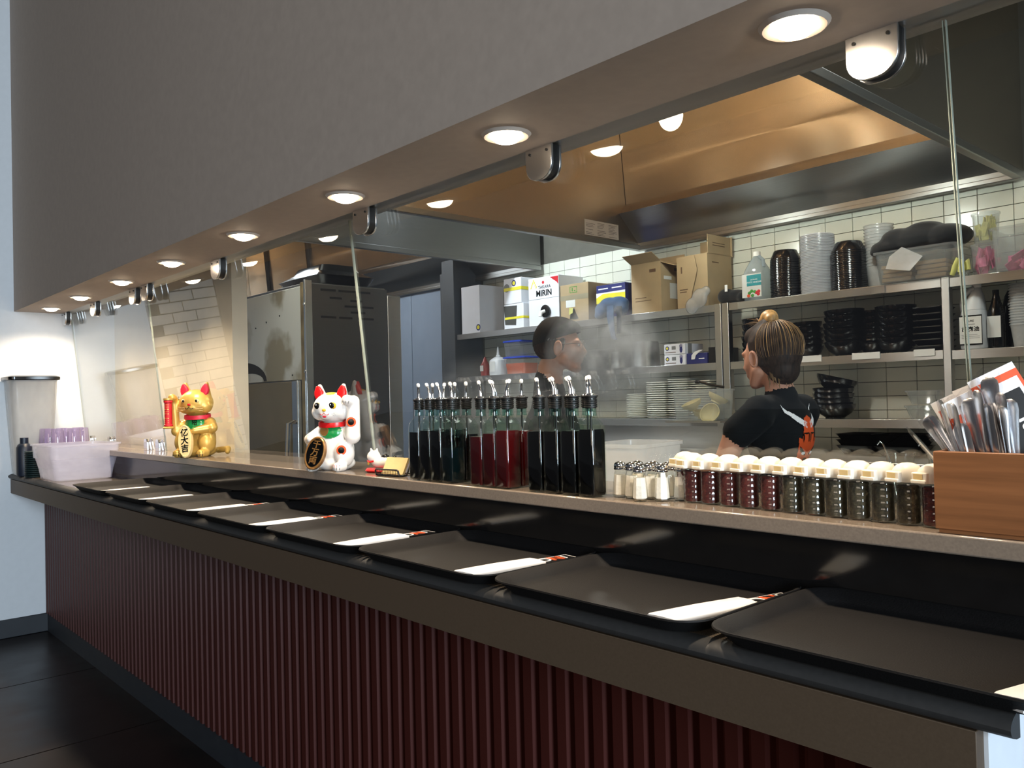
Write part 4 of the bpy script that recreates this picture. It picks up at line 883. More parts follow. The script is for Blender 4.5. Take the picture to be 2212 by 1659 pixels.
bl = thing('black_cloth', 'rolled black cloth with a white tag at the shelf post', 'cloth', (-2.72, 4.27, ZT))
blob('roll', [('e', (0, 0, .045), (.10, .05, .042), 0), ('e', (-.05, -.01, .05), (.055, .05, .048), 0), ('e', (.07, -.01, .035), (.045, .05, .034), 0)], .01, ['blackcloth'], bl, 2); mk('white_tag', MB().box((-.035, -.05, .075), (-.018, -.046, .115)), 'white', bl)
# vinegar jug
vj = thing('vinegar_jug', 'clear gallon jug of white vinegar with vegetable picture label', 'jug', (-2.565, 4.27, ZT+.001))
mk('jug_shell', MB().loft([rrect(.12, .12, .03, 0), rrect(.132, .132, .035, .008), rrect(.132, .132, .035, .165), rrect(.125, .125, .05, .19), rrect(.07, .08, .03, .235), rrect(.04, .04, .0199, .262), rrect(.036, .036, .0179, .275)]), 'vin', vj, smooth=50)
mk('jug_cap', MB().lathe([(.021, .262), (.022, .266), (.022, .286), (.019, .29)], seg=18), 'cap', vj); mk('jug_handle', MB().tube([(.02, -.01, .258), (.05, -.02, .235), (.06, -.03, .19)], .010, 10), 'vin', vj)
lb = mk('paper_label', MB().box((-.062, -.0672, .02), (.062, -.0664, .155)), 'labelw', vj, label='printed label with vegetables'); mk('teal_field', MB().box((-.030, -.0680, .085), (.062, -.0672, .148)), 'cyanp', lb)
text('WHITE VINEGAR', .013, 'white', lb, (.016, -.0681, .105), (PI/2, 0, 0)); text('DISTILLED', .010, 'white', lb, (.016, -.0681, .12), (PI/2, 0, 0))
for x, z, m_ in ((-.015, .045, 'greenp'), (.0, .055, 'greenp'), (.02, .05, 'greenp'), (.03, .045, 'redp'), (.045, .05, 'redp'), (.042, .035, 'redp'), (-.02, .03, 'orange'), (.005, .03, 'greenp')): mk('vegetable_picture', MB().ell((x, -.0672, z), (.011, .0012, .010), seg=10, rings=6), m_, lb)
# nested stacks on the top shelf
def nest(name, cat, mat, prof, n, step, loc, lab, group, jit=.0015, z0=.001, seg=24):
    o0 = None
    for k in range(n):
        lc = (loc[0]+RN.uniform(-jit, jit), loc[1]+RN.uniform(-jit, jit), loc[2]+z0+k*step)
        lb = lab+', '+('topmost' if k == n-1 else 'lowest' if k == 0 else ORD[n-1-k]+' from the top')
        if o0 is None: o0 = mk(name, MB().lathe(prof, seg=seg), mat, smooth=40, loc=lc); tag(o0, lb, cat, group)
        else: o = o0.copy(); COL.objects.link(o); o.location = lc; o['label'] = lb
inv = lambda r1, r2, h: [(r1, 0), (r1+.004, 0), (r1+.004, .004), (r2, h-.004), (r2-.005, h), (.001, h)]
nest('takeout_bowl', 'bowl', 'blackplast', inv(.080, .064, .056), 24, .0095, (-2.405, 4.30, ZT), 'black takeout bowl in the stack beside the vinegar jug', 'black takeout bowls, left stack')
nest('takeout_bowl', 'bowl', 'blackplast', inv(.084, .067, .056), 23, .0095, (-2.032, 4.30, ZT), 'black takeout bowl in the stack right of the white lids', 'black takeout bowls, right stack')
nest('bowl_cover', 'lid', 'lidwhite', [(.086, 0), (.091, .002), (.091, .006), (.082, .0075), (.08, .0105), (.001, .0108)], 40, .0083, (-2.215, 4.31, ZT), 'white lid in the tall stack between black bowls', 'tall stack of white lids', .0022)
nest('clear_container', 'container', 'milky', [(.055, 0), (.058, .003), (.072, .12), (.076, .122), (.076, .126), (.069, .124), (.052, .006)], 14, .0165, (-1.900, 4.37, ZT), 'clear container in the stack behind the black cloth pile', 'clear container stack', .001)
# polycarbonate bins
def bin_(name, label, loc, wd, dp, h, mat='clear', rz=0):
    t = thing(name, label, 'bin', loc, rz)
    mk('bin_shell', MB().loft([rrect(wd*.86, dp*.86, .03, 0), rrect(wd*.88, dp*.88, .03, .004), rrect(wd*.95, dp*.95, .03, h-.012), rrect(wd, dp, .03, h-.010), rrect(wd, dp, .03, h), rrect(wd*.93, dp*.93, .03, h-.002), rrect(wd*.86, dp*.86, .03, .008)]), mat, t, smooth=50)
    return t
bin_('food_pan', 'clear plastic bin holding brown napkins under the black cloth pile', (-1.655, 4.31, ZT+.001), .40, .29, .165)
for k in range(8): tag(mk('napkin_bundle', MB().cbox((0, 0, 0), (.145, .10, .020)), 'brownpk', bev=.004, loc=(-1.745+.165*(k % 2)+RN.uniform(-.006, .006), 4.235+.02, ZT+.023+.022*(k//2))), 'folded brown napkin bundle inside the clear bin, %s layer, %s side' % (['bottom', 'second', 'third', 'top'][k//2], ['left', 'right'][k % 2]), 'napkin', 'brown napkins in the clear bin')
bl = thing('black_cloth', 'large pile of folded black cloth on top of the clear bin', 'cloth', (-1.66, 4.31, ZT+.168))
blob('folds', [('e', (-.14, -.02, .03), (.10, .12, .04), 0), ('e', (.0, -.02, .055), (.16, .13, .065), 0), ('e', (.12, -.01, .05), (.12, .13, .06), 0), ('e', (-.09, -.03, .07), (.09, .11, .05), 0), ('e', (-.19, -.03, .01), (.05, .09, .025), 0), ('e', (.03, -.02, .10), (.09, .1, .035), 0)], .011, ['blackcloth'], bl, 3)
tag(mk('plastic_sheet', MB().add([(-1.78, 4.158, .60), (-1.66, 4.150, .575), (-1.60, 4.158, .64), (-1.70, 4.165, .70), (-1.76, 4.16, .66)], [(0, 1, 2, 3, 4)]).add([(-1.78, 4.160, .60), (-1.66, 4.152, .575), (-1.60, 4.160, .64), (-1.70, 4.167, .70), (-1.76, 4.162, .66)], [(0, 1, 2, 3, 4)]), 'bag'), 'torn clear plastic sheet hanging in front of the clear bin', 'plastic')
tw = thing('towel', 'folded yellow green towel beside the clear bin', 'towel', (-1.455, 4.20, ZT))
mk('fold', MB().tube([(-.03, 0, .01), (-.015, 0, .05), (.0, 0, .085), (.012, 0, .075), (.01, 0, .02)], [.012, .014, .013, .012, .014], 8).tube([(.0, .02, .01), (.02, .02, .05), (.032, .02, .075), (.036, .02, .03)], [.012, .013, .012, .012], 8), 'towel', tw, smooth=60)
def tub(label, loc, r0, r1, h, fill, group=None):
    t = thing('round_container', label, 'container', loc)
    mk('tub_wall', MB().lathe([(r0, 0), (r0+.002, .003), (r1, h-.01), (r1+.004, h-.009), (r1+.004, h), (r1-.003, h), (r0-.001, .005)], seg=24), 'clear', t, smooth=50)
    f = MB()
    for k in range(26):
        a_, q = RN.uniform(0, 6.28), RN.uniform(.2, .8); z = RN.uniform(.03, h-.03)
        f.cbox((q*r0*math.cos(a_), q*r0*math.sin(a_), z), (.030, .004, .048), 0, (RN.uniform(-.3, .3), RN.uniform(-.4, .4), RN.uniform(0, 3)))
    o = mk('packets', f, fill, t, kind='stuff')
tub('round clear container full of pink sweetener packets', (-1.372, 4.30, ZT+.001), .048, .057, .150, 'pinkpk')
tub('round clear container of yellow packets stacked on the pink one', (-1.362, 4.30, ZT+.153), .048, .058, .145, 'yelpk')
bin_('food_pan', 'clear plastic bin with pink scraps at the right edge of the picture', (-1.165, 4.29, ZT+.001), .30, .25, .20)
sc = MB()
for k in range(40): sc.cbox((RN.uniform(-.10, .10), RN.uniform(-.08, .08), RN.uniform(.01, .07)), (.06, .003, .04), 0, (RN.uniform(-1, 1), RN.uniform(-1, 1), RN.uniform(0, 3)))
tag(mk('paper_scraps', sc, 'pinkpk', loc=(-1.165, 4.29, ZT+.004), kind='stuff'), 'pink paper packets inside the right clear bin', 'packets')

# ---------------------------------------------------------------- black bowls on the middle shelf
bowl = lambda r, h: [(.001, .004), (r*.42, .004), (r*.44, 0), (r*.48, 0), (r*.47, .008), (r*.80, h*.40), (r*.97, h*.8), (r, h), (r-.004, h), (r*.93, h*.8), (r*.76, h*.44), (r*.4, .014), (.001, .012)]
def bowls(x, y, z, r, h, n, step, lab, grp, tilt=0):
    o0 = None
    for k in range(n):
        rot = (RN.uniform(-.03, .03), RN.uniform(-.03, .03), 0)
        lb = 'black bowl, %s from the bottom of %s' % (ORD[k], lab)
        lc = (x+RN.uniform(-.004, .004), y+RN.uniform(-.004, .004), z+.001+k*step)
        if k == n-1 and tilt: rot = (-.12, tilt, 0); lc = (lc[0], lc[1], lc[2]+.028)
        if o0 is None: o0 = mk('ramen_bowl', MB().lathe(bowl(r, h), seg=28), 'melamine', smooth=50, loc=lc); tag(o0, lb, 'bowl', grp)
        else: o = o0.copy(); COL.objects.link(o); o.location = lc; o.rotation_euler = rot; o['label'] = lb
bowls(-2.60, 4.32, ZM, .095, .078, 6, .034, "the stack behind the woman's hair", 'bowls on the middle shelf')
bowls(-2.31, 4.35, ZM, .085, .070, 5, .034, "the stack right of the woman's hair", 'bowls on the middle shelf')
bowls(-2.075, 4.31, ZM, .104, .080, 6, .034, 'the central tall stack', 'bowls on the middle shelf')
bowls(-1.955, 4.395, ZM, .085, .070, 6, .034, 'the rear stack between the two tall stacks', 'bowls on the middle shelf')
bowls(-1.800, 4.31, ZM, .100, .080, 6, .033, 'the stack left of the square dishes', 'bowls on the middle shelf')
for k in range(7): tag(mk('square_dish', MB().loft([rrect(.11, .13, .012, 0), rrect(.15, .18, .014, .026), rrect(.156, .186, .016, .030), rrect(.148, .178, .014, .030), rrect(.10, .12, .01, .006)]), 'melamine', loc=(-1.625, 4.33, ZM+.001+k*.032+.0), smooth=50), 'square black dish beside the right shelf post, %s from the bottom' % ORD[k], 'dish', 'square black dishes')
# right bay of the middle shelf
j = thing('sesame_oil_jug', 'white plastic jug with black framed label on the middle shelf', 'jug', (-1.418, 4.275, ZM+.001))
mk('jug_body', MB().loft([rrect(.10, .10, .03, 0), rrect(.108, .108, .03, .006), rrect(.108, .108, .03, .15), rrect(.10, .10, .04, .185)]), 'jugw', j, smooth=50)
mk('jug_shoulder', MB().loft([rrect(.10, .10, .04, .186), rrect(.085, .085, .035, .215, cx=.006), rrect(.062, .066, .028, .255, cx=.013), rrect(.036, .040, .017, .285, cx=.015), rrect(.030, .034, .014, .295, cx=.015)]), 'jugw', j, smooth=50)
mk('jug_handle', MB().tube([(-.044, -.01, .185), (-.050, -.01, .215), (-.040, -.01, .255), (-.010, -.01, .285), (.010, -.01, .290)], [.013, .011, .011, .012, .013], 10), 'jugw', j, smooth=60)
mk('jug_cap', MB().lathe([(.019, .292), (.020, .296), (.020, .312), (.017, .315)], (.015, 0, 0), 16), 'cap', j)
lb = mk('paper_label', MB().box((-.051, -.0556, .018), (.051, -.0546, .160)), 'black', j, label='white label in a black frame'); mk('label_field', MB().box((-.048, -.0562, .025), (.048, -.0556, .153)), 'labelw', lb)
text('胡麻油', .026, 'black', lb, (0, -.0564, .092), (PI/2, 0, 0), bold=.0006); text('PURE', .014, 'black', lb, (0, -.0564, .132), (PI/2, 0, 0)); mk('small_print', MB().box((-.04, -.0566, .05), (.04, -.0562, .052)).box((-.04, -.0566, .058), (.04, -.0562, .06)).box((-.04, -.0566, .066), (.03, -.0562, .068)).box((-.02, -.0566, .115), (.02, -.0562, .118)), 'greyp', lb)
bt = thing('dark_bottle', 'dark bottle with white label right of the white jug', 'bottle', (-1.330, 4.30, ZM+.001)); mk('bottle_body', MB().lathe([(.034, 0), (.036, .01), (.036, .17), (.02, .22), (.014, .25), (.014, .275), (.001, .276)], seg=20), 'soy', bt, smooth=50); mk('paper_label', MB().box((-.03, -.0385, .05), (.028, -.0368, .15)), 'labelw', bt)
nest('plastic_cup', 'cup', 'milky', [(.046, 0), (.047, .002), (.060, .10), (.064, .101), (.064, .106), (.058, .103), (.044, .004)], 16, .0125, (-1.215, 4.31, ZM), 'clear cup at the right end of the middle shelf', 'clear cup stack', .0005)
tag(mk('dark_bottle', MB().lathe([(.038, 0), (.04, .01), (.04, .20), (.03, .25), (.015, .28), (.001, .281)], seg=20), 'blackplast', smooth=50, loc=(-1.30, 4.42, ZM+.001)), 'black bottle behind the cups on the middle shelf', 'bottle')

# ---------------------------------------------------------------- left bay of the middle shelf
def pan(label, loc, r, h, mat='darkpan', name='stock_pan'):
    t = thing(name, label, 'pan', loc)
    mk('pan_body', MB().lathe([(r*.98, 0), (r, .002), (r, .008), (r*.97, .012), (r*.90, h*.92), (r*.86, h), (.001, h)], seg=28), mat, t, smooth=40)
    return t
pan('tall dark steel pan upside down on the middle shelf', (-3.44, 4.32, ZM+.001), .098, .170); pan('small steel pan upside down left of the tall one', (-3.66, 4.33, ZM+.001), .075, .115); pan('steel pan beside the small one behind the steam', (-3.88, 4.33, ZM+.001), .085, .135); pan('low pan partly hidden by steam on the middle shelf', (-4.08, 4.34, ZM+.001), .07, .10)
for k, lb_ in enumerate(('lower', 'upper')):
    t, a, b = carton('glove_box', lb_+' white box with blue glove picture on the middle shelf', -3.205, -3.045, .066, 'foam', z=ZM+.001+k*.068, y1=4.40)
    mk('round_logo', MB().lathe([(.014, 0), (.014, .001)], seg=16, mtx=Matrix.Translation((.025, 0, .040)) @ Matrix.Rotation(PI/2, 4, 'X')), 'bluep', t); mk('logo_centre', MB().lathe([(.008, 0), (.008, .0015)], seg=16, mtx=Matrix.Translation((.025, 0, .040)) @ Matrix.Rotation(PI/2, 4, 'X')), 'yellowp', t)
    mk('glove_picture', MB().ell((.13, -.0005, .028), (.011, .0012, .020), seg=10, rings=6).cbox((.122, -.001, .050), (.004, .001, .018)).cbox((.130, -.001, .053), (.004, .001, .02)).cbox((.138, -.001, .050), (.004, .001, .018)), 'bluep', t)
    mk('barcode', MB().box((.06, -.001, .030), (.09, 0, .052)), 'greyp', t); mk('small_print', MB().box((.01, -.001, .012), (.09, 0, .016)), 'carddk', t)
    mk('printed_end', MB().box((a-.001, .03, .0), (a+.001, .07, .066)), 'greyp' if k else 'bluep', t)
t, a, b = carton('glove_box', 'purple box with a white tissue glove pulled out', -3.035, -2.885, .068, 'bluep', z=ZM+.001, y1=4.40)
mk('glove', MB().loft([[(.05+x+q*w_, -.004-.004*z, .03+z) for q in (-1, 0, 1)]+[(.05+x+q*w_, .004, .03+z) for q in (1, 0, -1)] for x, w_, z in ((0, .012, 0), (.005, .015, .025), (.03, .02, .045), (.06, .015, .055))]), 'white', t, smooth=60); mk('white_print', MB().box((.09, -.001, .03), (.13, 0, .036)), 'white', t)
t, a, b = carton('black_box', 'black box with pale mountain print beside the shelf post', -2.875, -2.825, .098, 'black_card', z=ZM+.001, y1=4.46)
text('山水', .034, 'greyp', t, (a+.001, .11, .035), (PI/2, 0, PI/2))
kb_ = thing('ketchup_bottle', 'small red sauce bottle with white label at the left of the middle shelf', 'bottle', (-5.03, 4.27, ZM+.001)); mk('bottle_body', MB().lathe([(.034, 0), (.036, .01), (.036, .09), (.02, .12), (.012, .14), (.005, .155)], seg=18), 'ketchup', kb_, smooth=50); mk('paper_label', MB().box((-.02, -.038, .04), (.02, -.0365, .085)), 'labelw', kb_)
pb = thing('pump_bottle', 'white square pump bottle behind the steam', 'bottle', (-4.87, 4.27, ZM+.001)); mk('bottle_body', MB().loft([rrect(.13, .10, .03, 0), rrect(.135, .105, .03, .01), rrect(.13, .10, .03, .12), rrect(.06, .05, .02, .145)]), 'jugw', pb, smooth=50); mk('pump_nozzle', MB().lathe([(.02, .145), (.02, .155), (.012, .16), (.006, .215), (.001, .23)], seg=14), 'jugw', pb); mk('paper_label', MB().box((-.045, -.0535, .03), (.02, -.052, .11)), 'labelw', pb)
for i, (x, z, w_, h) in enumerate(((-4.64, ZM+.001, .25, .135), (-4.66, ZM+.140, .20, .12))):
    t = thing('lidded_container', ['large clear tub of orange dressing with blue lid', 'smaller clear tub with blue lid stacked on the orange one'][i], 'container', (x, 4.31, z))
    mk('tub_wall', MB().loft([rrect(w_*.84, .15, .02, 0), rrect(w_*.86, .16, .02, .004), rrect(w_*.95, .18, .02, h-.012)]), 'clear', t, smooth=50); mk('lid', MB().loft([rrect(w_, .19, .02, h-.011), rrect(w_, .19, .02, h-.002), rrect(w_*.93, .17, .02, h+.002)]), 'bluelid', t)
    if i == 0: mk('dressing', MB().loft([rrect(w_*.80, .14, .02, .006), rrect(w_*.86, .16, .02, .085)]), 'orangefood', t)

# ---------------------------------------------------------------- lower shelf
pm_ = MB().loft([rrect(.07, .10, .008, 0), rrect(.10, .13, .010, .004), rrect(.150, .19, .010, .0095), rrect(.153, .193, .010, .0105), rrect(.150, .19, .010, .0125), rrect(.10, .13, .008, .006)]); p0 = None
for s_, (x, n, nm_) in enumerate(((-3.295, 17, 'left'), (-3.125, 18, 'middle'), (-2.955, 17, 'right'))):
    for k in range(n):
        lc = (x+RN.uniform(-.002, .002), 4.32, ZL+.001+k*.0140); lb = 'white rectangular plate in the %s plate stack, %s' % (nm_, 'topmost' if k == n-1 else 'lowest' if k == 0 else '%s from the bottom' % ORD[k])
        if p0 is None: p0 = mk('rectangular_plate', pm_, 'plate', smooth=30, loc=lc); tag(p0, lb, 'plate', 'rectangular plates on the lower shelf')
        else: o = p0.copy(); COL.objects.link(o); o.location = lc; o['label'] = lb
pr0 = None
for k in range(14):
    lc = (-3.50+RN.uniform(-.002, .002), 4.32, ZL+.001+k*.0115); lb = 'round white plate left of the rectangular plates, %s from the bottom' % ORD[k]
    if pr0 is None: pr0 = mk('round_plate', MB().lathe([(.001, 0), (.055, 0), (.09, .013), (.092, .015), (.088, .0155), (.05, .004), (.001, .003)], seg=26), 'plate', smooth=40, loc=lc); tag(pr0, lb, 'plate', 'round plates on the lower shelf')
    else: o = pr0.copy(); COL.objects.link(o); o.location = lc; o['label'] = lb
TX = -2.825
bin_('white_tub', 'cloudy tub with pale yellow bowls inside on the lower shelf', (TX, 4.070, ZL+.001+.0), .31, .24, .180, 'clear')
mk('bracket_shelf', MB().box((-3.02, 3.96, ZL-.012), (-2.64, 4.20, ZL-.002)), 'steel', bpy.data.objects['steel_shelving'])
for k, (dx, dy, dz, rx, ry) in enumerate(((-.055, -.02, .085, .35, -.25), (.075, -.02, .045, 1.1, .2), (-.03, .03, .03, .1, .1), (.06, .03, .12, -.3, .4))):
    tag(mk('wooden_bowl', MB().lathe(bowl(.062, .045), seg=24), 'batter', smooth=50, loc=(TX+dx, 4.075+dy, ZL+dz-.02)), ['pale yellow bowl lying open side up in the cloudy tub', 'pale yellow bowl tipped against the right side of the tub', 'pale bowl at the bottom of the cloudy tub', 'pale bowl resting high at the right in the cloudy tub'][k], 'bowl').rotation_euler = (rx, ry, 0)
tag(mk('ladle', MB().tube([(TX-.02, 4.07, ZL+.225), (TX+.05, 4.08, ZL+.205), (TX+.13, 4.09, ZL+.19)], .008, 8).ell((TX-.035, 4.07, ZL+.225), (.02, .016, .012)), 'blackplast', smooth=60), 'black ladle lying across the cloudy tub', 'ladle')
bowls(-2.155, 4.33, ZL, .108, .080, 5, .030, 'the lower shelf stack', 'bowls on the lower shelf', .22)
for k, (x, z) in enumerate(((-1.66, 0), (-1.655, .075), (-1.40, 0), (-1.395, .07))):
    t = thing('deli_container', 'clear low deli tub on the lower shelf, '+['lower left', 'upper left', 'lower right', 'upper right'][k], 'container', (x, 4.30, ZL+.001+z)); mk('tub_wall', MB().loft([rrect(.12, .12, .03, 0), rrect(.16, .16, .03, .060), rrect(.17, .17, .03, .062), rrect(.17, .17, .03, .070), rrect(.15, .15, .03, .066), rrect(.11, .11, .03, .004)]), 'clear', t, smooth=50)
tag(mk('green_sponge', MB().box((-1.24, 4.22, ZL+.001), (-1.12, 4.30, ZL+.022)), 'towel', bev=.003), 'pale green sponge on the lower shelf at the right edge', 'sponge')
# worktop below
for i, (x, w_, n) in enumerate(((-1.98, .20, 3), (-1.77, .24, 3))):
    for k in range(n): tag(mk('square_dish', MB().loft([rrect(w_*.7, .16, .02, 0), rrect(w_, .22, .03, .044), rrect(w_+.01, .23, .03, .048), rrect(w_-.01, .21, .03, .046), rrect(w_*.66, .15, .02, .006)]), 'melamine', loc=(x, 4.28, -.339+k*.030), smooth=50), 'black square serving dish on the back worktop, %s stack, %s' % (['left', 'right'][i], ['bottom', 'middle', 'top'][k]), 'dish', 'black dishes on the worktop')
for i, x in enumerate((-.752, -.665)):
    t = thing('ladle_jar', 'clear container holding a ladle behind the spice jars, '+['left one', 'right one beside the wooden box'][i], 'container', (x, 1.80, -.339))
    mk('jar_wall', MB().lathe([(.024, 0), (.026, .004), (.028, .195), (.031, .196), (.031, .201), (.027, .199), (.024, .006)], seg=22), 'glassjar', t, smooth=60)
    tag(mk('ladle', MB().tube([(x, 1.80, -.30), (x-.02, 1.80, -.16), (x-.035, 1.80, -.122), (x-.043, 1.80, -.115), (x-.049, 1.80, -.122)], .0018, 6), 'chrome', smooth=60), 'thin wire ladle handle hooked over the %s container' % ['left', 'right'][i], 'ladle')
bin_('food_pan', 'cloudy plastic tub on the cooking line behind the dark bottles', (-1.56, 1.90, -.339), .20, .26, .20, 'milky', .15)
# ---------------------------------------------------------------- people
def head_parts(mt, skin=0, jaw=1.0):
    """head in local frame, facing -Y, chin near z=-.115, crown at z=+.125, mapped by mt"""
    T_ = lambda p: tuple(mt @ Vector(p)); rot = tuple(mt.to_euler())
    return [('e', T_((0, .016, .028)), (.074, .094, .092), skin, rot), ('e', T_((0, -.030, -.010)), (.062, .062, .078), skin, rot), ('c', T_((0, -.048, -.072)), .034, T_((0, -.066, -.088)), .022, skin),
            ('c', T_((.045, -.01, -.045)), .026, T_((.022, -.052, -.085)), .020, skin), ('c', T_((-.045, -.01, -.045)), .026, T_((-.022, -.052, -.085)), .020, skin),
            ('c', T_((0, -.084, .018)), .010, T_((0, -.104, -.022)), .012, skin), ('e', T_((.012, -.092, -.026)), (.009, .009, .008), skin, rot), ('e', T_((-.012, -.092, -.026)), (.009, .009, .008), skin, rot),
            ('e', T_((0, -.086, -.048)), (.022, .012, .007), skin, rot), ('e', T_((0, -.084, -.059)), (.020, .012, .007), skin, rot), ('e', T_((.030, -.070, .028)), (.026, .016, .010), skin, rot), ('e', T_((-.030, -.070, .028)), (.026, .016, .010), skin, rot)]
def ear(mt, side, skin, parent):
    T_ = lambda p: mt @ Vector((p[0]*side, p[1], p[2]))
    e = mk('ear', MB().loft([[tuple(T_((.080+h, .006+r_*.018*math.cos(a)+.004, -.004+r_*.031*math.sin(a)-.004*math.cos(a)))) for a in [2*PI*i/16 for i in range(16)]] for r_, h in ((.75, -.008), (1, .006), (1.05, .012), (.85, .015), (.65, .009), (.2, .006))]), skin, parent, smooth=70)
    return e
def hand(parent, wrist, direction, palm_up, skin, side=1, curl=.5):
    d = Vector(direction).normalized(); n = Vector(palm_up); n = (n-d*n.dot(d)).normalized(); s = d.cross(n)*side; w_ = Vector(wrist)
    pr = [('c', w_-d*.02, .024, w_+d*.02, .026, 0)]
    for k, (off, ln) in enumerate(((-.030, .068), (-.010, .076), (.010, .070), (.029, .056))):
        b = w_+d*.078+s*off; pr.append(('c', w_+d*.02+s*off*.6, .017, b, .012, 0)); m_ = b+d*ln*.5*math.cos(curl*.5)+n*ln*.5*math.sin(curl*.5); e = m_+d*ln*.5*math.cos(curl*1.6)+n*ln*.5*math.sin(curl*1.6)
        pr += [('c', b, .0105, m_, .0095, 0), ('c', m_, .0095, e, .0075, 0)]
    tb_ = w_+d*.025-s*.028; m_ = tb_+d*.030-s*.022+n*.010; pr += [('c', tb_, .014, m_, .011, 0), ('c', m_, .011, m_+d*.028-s*.004+n*.012, .0085, 0)]
    return pr
# --- the woman, seen from behind her left shoulder, looking to the left
wm = thing('person', 'woman with blond bun in a black t-shirt with orange mask print, turned left', 'person', (-1.588, 2.80, -.004))
hm = Matrix.Translation((-.062, -.005, .128)) @ Matrix.Rotation(-PI/2-.14, 4, 'Z') @ Matrix.Rotation(.10, 4, 'X')
# facing -X: local -Y -> world -X
pr = head_parts(hm, 0)
pr += [('c', (-.028, 0, .075), .052, (-.010, 0, -.02), .056, 0), ('c', (-.010, 0, -.02), .062, (-.012, 0, -.08), .085, 1),
       ('c', (-.012, -.150, -.065), .060, (-.012, .150, -.065), .060, 1), ('e', (-.020, 0, -.17), (.105, .155, .15), 1), ('e', (.012, 0, -.15), (.085, .13, .13), 1), ('e', (-.020, 0, -.36), (.10, .150, .16), 1), ('e', (-.015, 0, -.48), (.115, .170, .14), 1),
       ('c', (-.015, -.165, -.082), .064, (-.060, -.205, -.135), .062, 1), ('c', (-.015, .165, -.082), .064, (-.060, .205, -.135), .062, 1),
       ('c', (-.072, -.212, -.15), .047, (-.122, -.218, -.255), .040, 0), ('c', (-.122, -.218, -.255), .040, (-.34, -.150, -.33), .027, 0),
       ('c', (-.072, .212, -.15), .047, (-.122, .218, -.255), .040, 0), ('c', (-.122, .218, -.255), .040, (-.34, .150, -.33), .027, 0),
       ('c', (-.02, -.09, -.55), .095, (-.03, -.095, -.86), .062, 2), ('c', (-.02, .09, -.55), .095, (-.03, .095, -.86), .062, 2), ('c', (-.03, -.095, -.86), .058, (.0, -.095, -1.16), .042, 2), ('c', (-.03, .095, -.86), .058, (.0, .095, -1.16), .042, 2), ('e', (-.015, 0, -.52), (.115, .165, .10), 2),
       ('c', (.02, -.095, -1.195), .042, (-.15, -.10, -1.20), .034, 3), ('c', (.02, .095, -1.195), .042, (-.15, .10, -1.20), .034, 3)]
pr += hand(None, (-.36, -.142, -.333), (-1, .15, -.1), (0, 0, 1), 0, 1); pr += hand(None, (-.36, .142, -.333), (-1, -.15, -.1), (0, 0, 1), 0, -1)
wb_ = blob('body', pr, .0085, ['skin', 'shirt', 'pants', 'dark'], wm, 3)
for sd_ in (-1, 1): ear(hm, sd_, 'skin', wm)
for sd_ in (-1, 1):
    e_ = mk('eye', MB().ell(hm @ Vector((sd_*.030, -.070, .010)), (.012, .013, .009), seg=12, rings=8), 'white', wm); mk('iris', MB().ell(hm @ Vector((sd_*.030, -.0795, .010)), (.005, .005, .005), seg=10, rings=6), 'black', e_)
T_ = lambda x, y, z: tuple(hm @ Vector((x, y, z))); hr = tuple(hm.to_euler())
hp = [('e', T_(0, .030, .046), (.083, .094, .092), 0, hr), ('e', T_(0, .055, .012), (.083, .090, .092), 0, hr), ('e', T_(0, .068, -.045), (.064, .060, .066), 0, hr), ('c', T_(0, -.045, .090), .040, T_(0, .03, .115), .045, 0), ('c', T_(.062, .0, .06), .020, T_(.070, .03, -.02), .018, 0), ('c', T_(-.062, .0, .06), .020, T_(-.070, .03, -.02), .018, 0)]
hair = blob('hair', hp, .0065, ['hair', 'blond'], wm, 3)
bnb = Vector((0, .030, .165))
blob('hair_bun', [('e', T_(0, .032, .152), (.032, .034, .030), 0, hr), ('e', T_(.010, .050, .142), (.028, .024, .024), 0, hr), ('e', T_(-.004, .006, .144), (.026, .022, .018), 0, hr)], .0045, ['blond'], wm, 2)
mk('hair_tie', MB().tube([T_(.030*math.cos(a), .034+.032*math.sin(a), .128) for a in [2*PI*i/16 for i in range(17)]], .006, 6), 'black', wm)
st = MB()
for k in range(70):      # loose strands, sharp ends
    a = RN.uniform(0, 6.28)
    if k < 26: p0_ = Vector((RN.uniform(-.02, .02), -.0, .136)); q = p0_+Vector((RN.uniform(-.03, .03), RN.uniform(-.075, -.03), RN.uniform(-.004, .030))); pts = [p0_, (p0_+q)/2+Vector((0, 0, .006)), q]
    else:
        p0_ = Vector((.055*math.cos(a), .05+.035*math.sin(a), -.060+RN.uniform(-.02, .03))); pts = [p0_, p0_+Vector((.004, .006, -.02)), p0_+Vector((RN.uniform(-.01, .01), RN.uniform(-.004, .012), RN.uniform(-.055, -.03)))]
    st.tube([T_(*p) for p in pts], [.0022, .0018, .0004], 5)
st2 = MB()
for k in range(70):       # combed up streaks following the skull
    a = -1.4+k*.040+RN.uniform(-.05, .05); pts = []; wv = RN.uniform(.12, .42)*(1.5 if k % 5 == 0 else 1)
    for j_ in range(7):
        t_ = j_/6; el = 1.25-1.95*t_; r_ = .093
        x = r_*math.cos(el)*math.sin(a*1.3)*.98; y = .050+.106*math.cos(el)*math.cos(a*1.3); z = .040+.100*math.sin(el)
        pts.append(T_(x, y, z))
    (st2 if (k % 3 == 0 and a > -.2) or k % 9 == 0 else st).tube(pts, [wv*q for q in (.0014, .0024, .0028, .0026, .0022, .0014, .0004)], 5)
mk('hair_strands', st, 'streak', wm, smooth=70, kind='stuff'); mk('blond_strands', st2, 'blond', wm, smooth=70, kind='stuff', label='lighter blond streaks')
